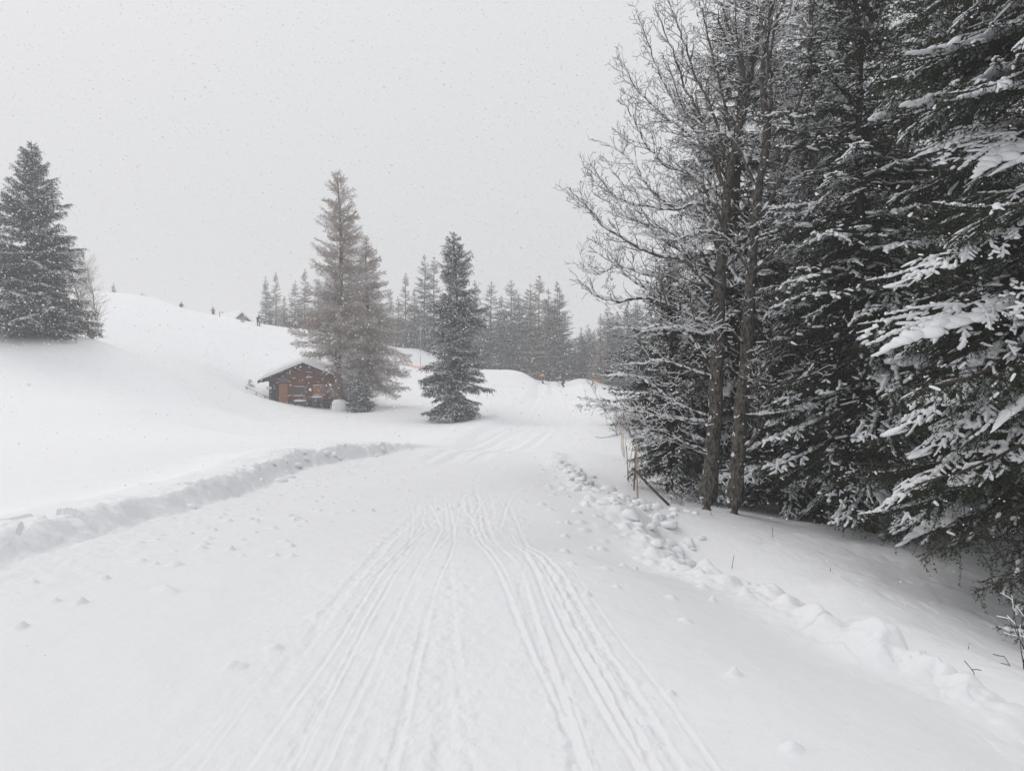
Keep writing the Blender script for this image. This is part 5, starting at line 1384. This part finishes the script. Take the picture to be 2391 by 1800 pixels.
stalk('tiny curved twig in the ditch bottom', 2362, 1520, 5.9, 0.2, -0.5, 10, True)
shrub('leafless bush reaching in at the right frame edge above the track', 2420, 6.0, 0.55, 5, 205, M['twig'])
x = place(2460, 7.0); conifer('spruce_sapling', 'small dark spruce sapling entering at the right frame edge', 'sapling', x, 7.0, 0.9, 0.6, 22, {0.7: NEAR[0.7]}, 206, 0.02, M['bark'], start=0.1)
# fallen snow-covered branch at the foot of the slender spruce
fb = empty('fallen_branch', (place(2060, 11.2), 11.2, gz(place(2060, 11.2), 11.2)), 0, 'thick dead bough under snow leaning right of the slender trunk foot', 'branch')
g = Geo(); P = catmull([(0, 0, -0.05), (0.35, 0, 0.18), (0.75, 0.1, 0.36), (1.1, 0.15, 0.40), (1.5, 0.1, 0.34)], 16); rad = np.linspace(0.05, 0.035, 16)
tube(g, P, rad, 8, 0, True, .08, rh); half_caps(g, P[:-1] + [0, 0, .015], P[1:] + [0, 0, .015], rad[:-1] * .95, rad[:-1] + .025, 1, rh); g.obj('bough', [M['bark'], M['snow_tree']], fb, False, (1,))
# dead twigs in the dark at the foot of the trunks
for k, (px, d) in enumerate(((1580, 14.2), (1610, 13.8), (1640, 14.4), (1960, 12), (2100, 11.5), (2180, 11), (2120, 12.4))):
    shrub('tangle of bare dead twigs in the shade at the forest foot', px, d, 0.5, 6, 300 + k, M['twig'], 'twigs', group='dead twigs under the forest edge', spread=1.2, name='dead_twigs')

# ------------------------------------------------------------------ falling snow and the air
rs = np.random.default_rng(404)
NF_ = 42000
u = rs.random(NF_); dd = 1.5 + 48 * u ** 0.62
th = rs.uniform(-0.75, 0.75, NF_); ph = rs.uniform(-0.50, 0.62, NF_)
P = np.stack([dd * np.sin(th), dd * np.cos(th), dd * np.sin(ph)], -1)
gq = macro(P[:, 0], P[:, 1]) + 0.25; P = P[P[:, 2] > gq]; dd = dd[P.shape[0] * 0:][:len(P)]
dd = np.linalg.norm(P, axis=1)
sz = np.clip(dd, 2.5, 40) * rs.uniform(0.00025, 0.00085, len(P)) * np.where(rs.random(len(P)) < .03, 1.8, 1.0) * np.where(dd < 13, 1.5, 1.0)
O6 = np.array([[1, 0, 0], [-.5, .87, 0], [-.5, -.87, 0], [0, 0, 1], [0, 0, -1]], float)
F8 = np.array([[0, 1, 3], [1, 2, 3], [2, 0, 3], [1, 0, 4], [2, 1, 4], [0, 2, 4]])
V = O6[None] * sz[:, None, None] * rs.uniform(.6, 1.3, (len(P), 5, 1))
w = V[..., 2] * 0 + V[..., 0]
V = V + np.array([0.5, 0, -0.35]) * V[..., 0:1] * 0.9
V = V + P[:, None]
g = Geo(); g.add(V.reshape(-1, 3), (np.arange(len(P))[:, None, None] * 5 + F8[None]).reshape(-1, 3))
tag(g.obj('snowflakes', M['flake']), 'fine snow falling through the air', 'snowfall', kind='stuff')

hz_m = bpy.data.materials.new('haze'); hz_m.use_nodes = True
n_, l_ = hz_m.node_tree.nodes, hz_m.node_tree.links; n_.clear()
vo = n_.new('ShaderNodeOutputMaterial'); pv = n_.new('ShaderNodeVolumePrincipled')
pv.inputs['Color'].default_value = (0.93, 0.935, 0.95, 1); pv.inputs['Density'].default_value = 0.0027; pv.inputs['Anisotropy'].default_value = 0.2
l_.new(pv.outputs[0], vo.inputs['Volume'])
g = Geo(); box(g, (-345, -345, float(GZ.min()) - 1.0), (345, 345, 27.0)); o = g.obj('haze', hz_m); tag(o, kind='stuff')

#print('TRIS', sum(sum(len(p.vertices) - 2 for p in me.polygons) for me in bpy.data.meshes if len(me.polygons) < 2000000))
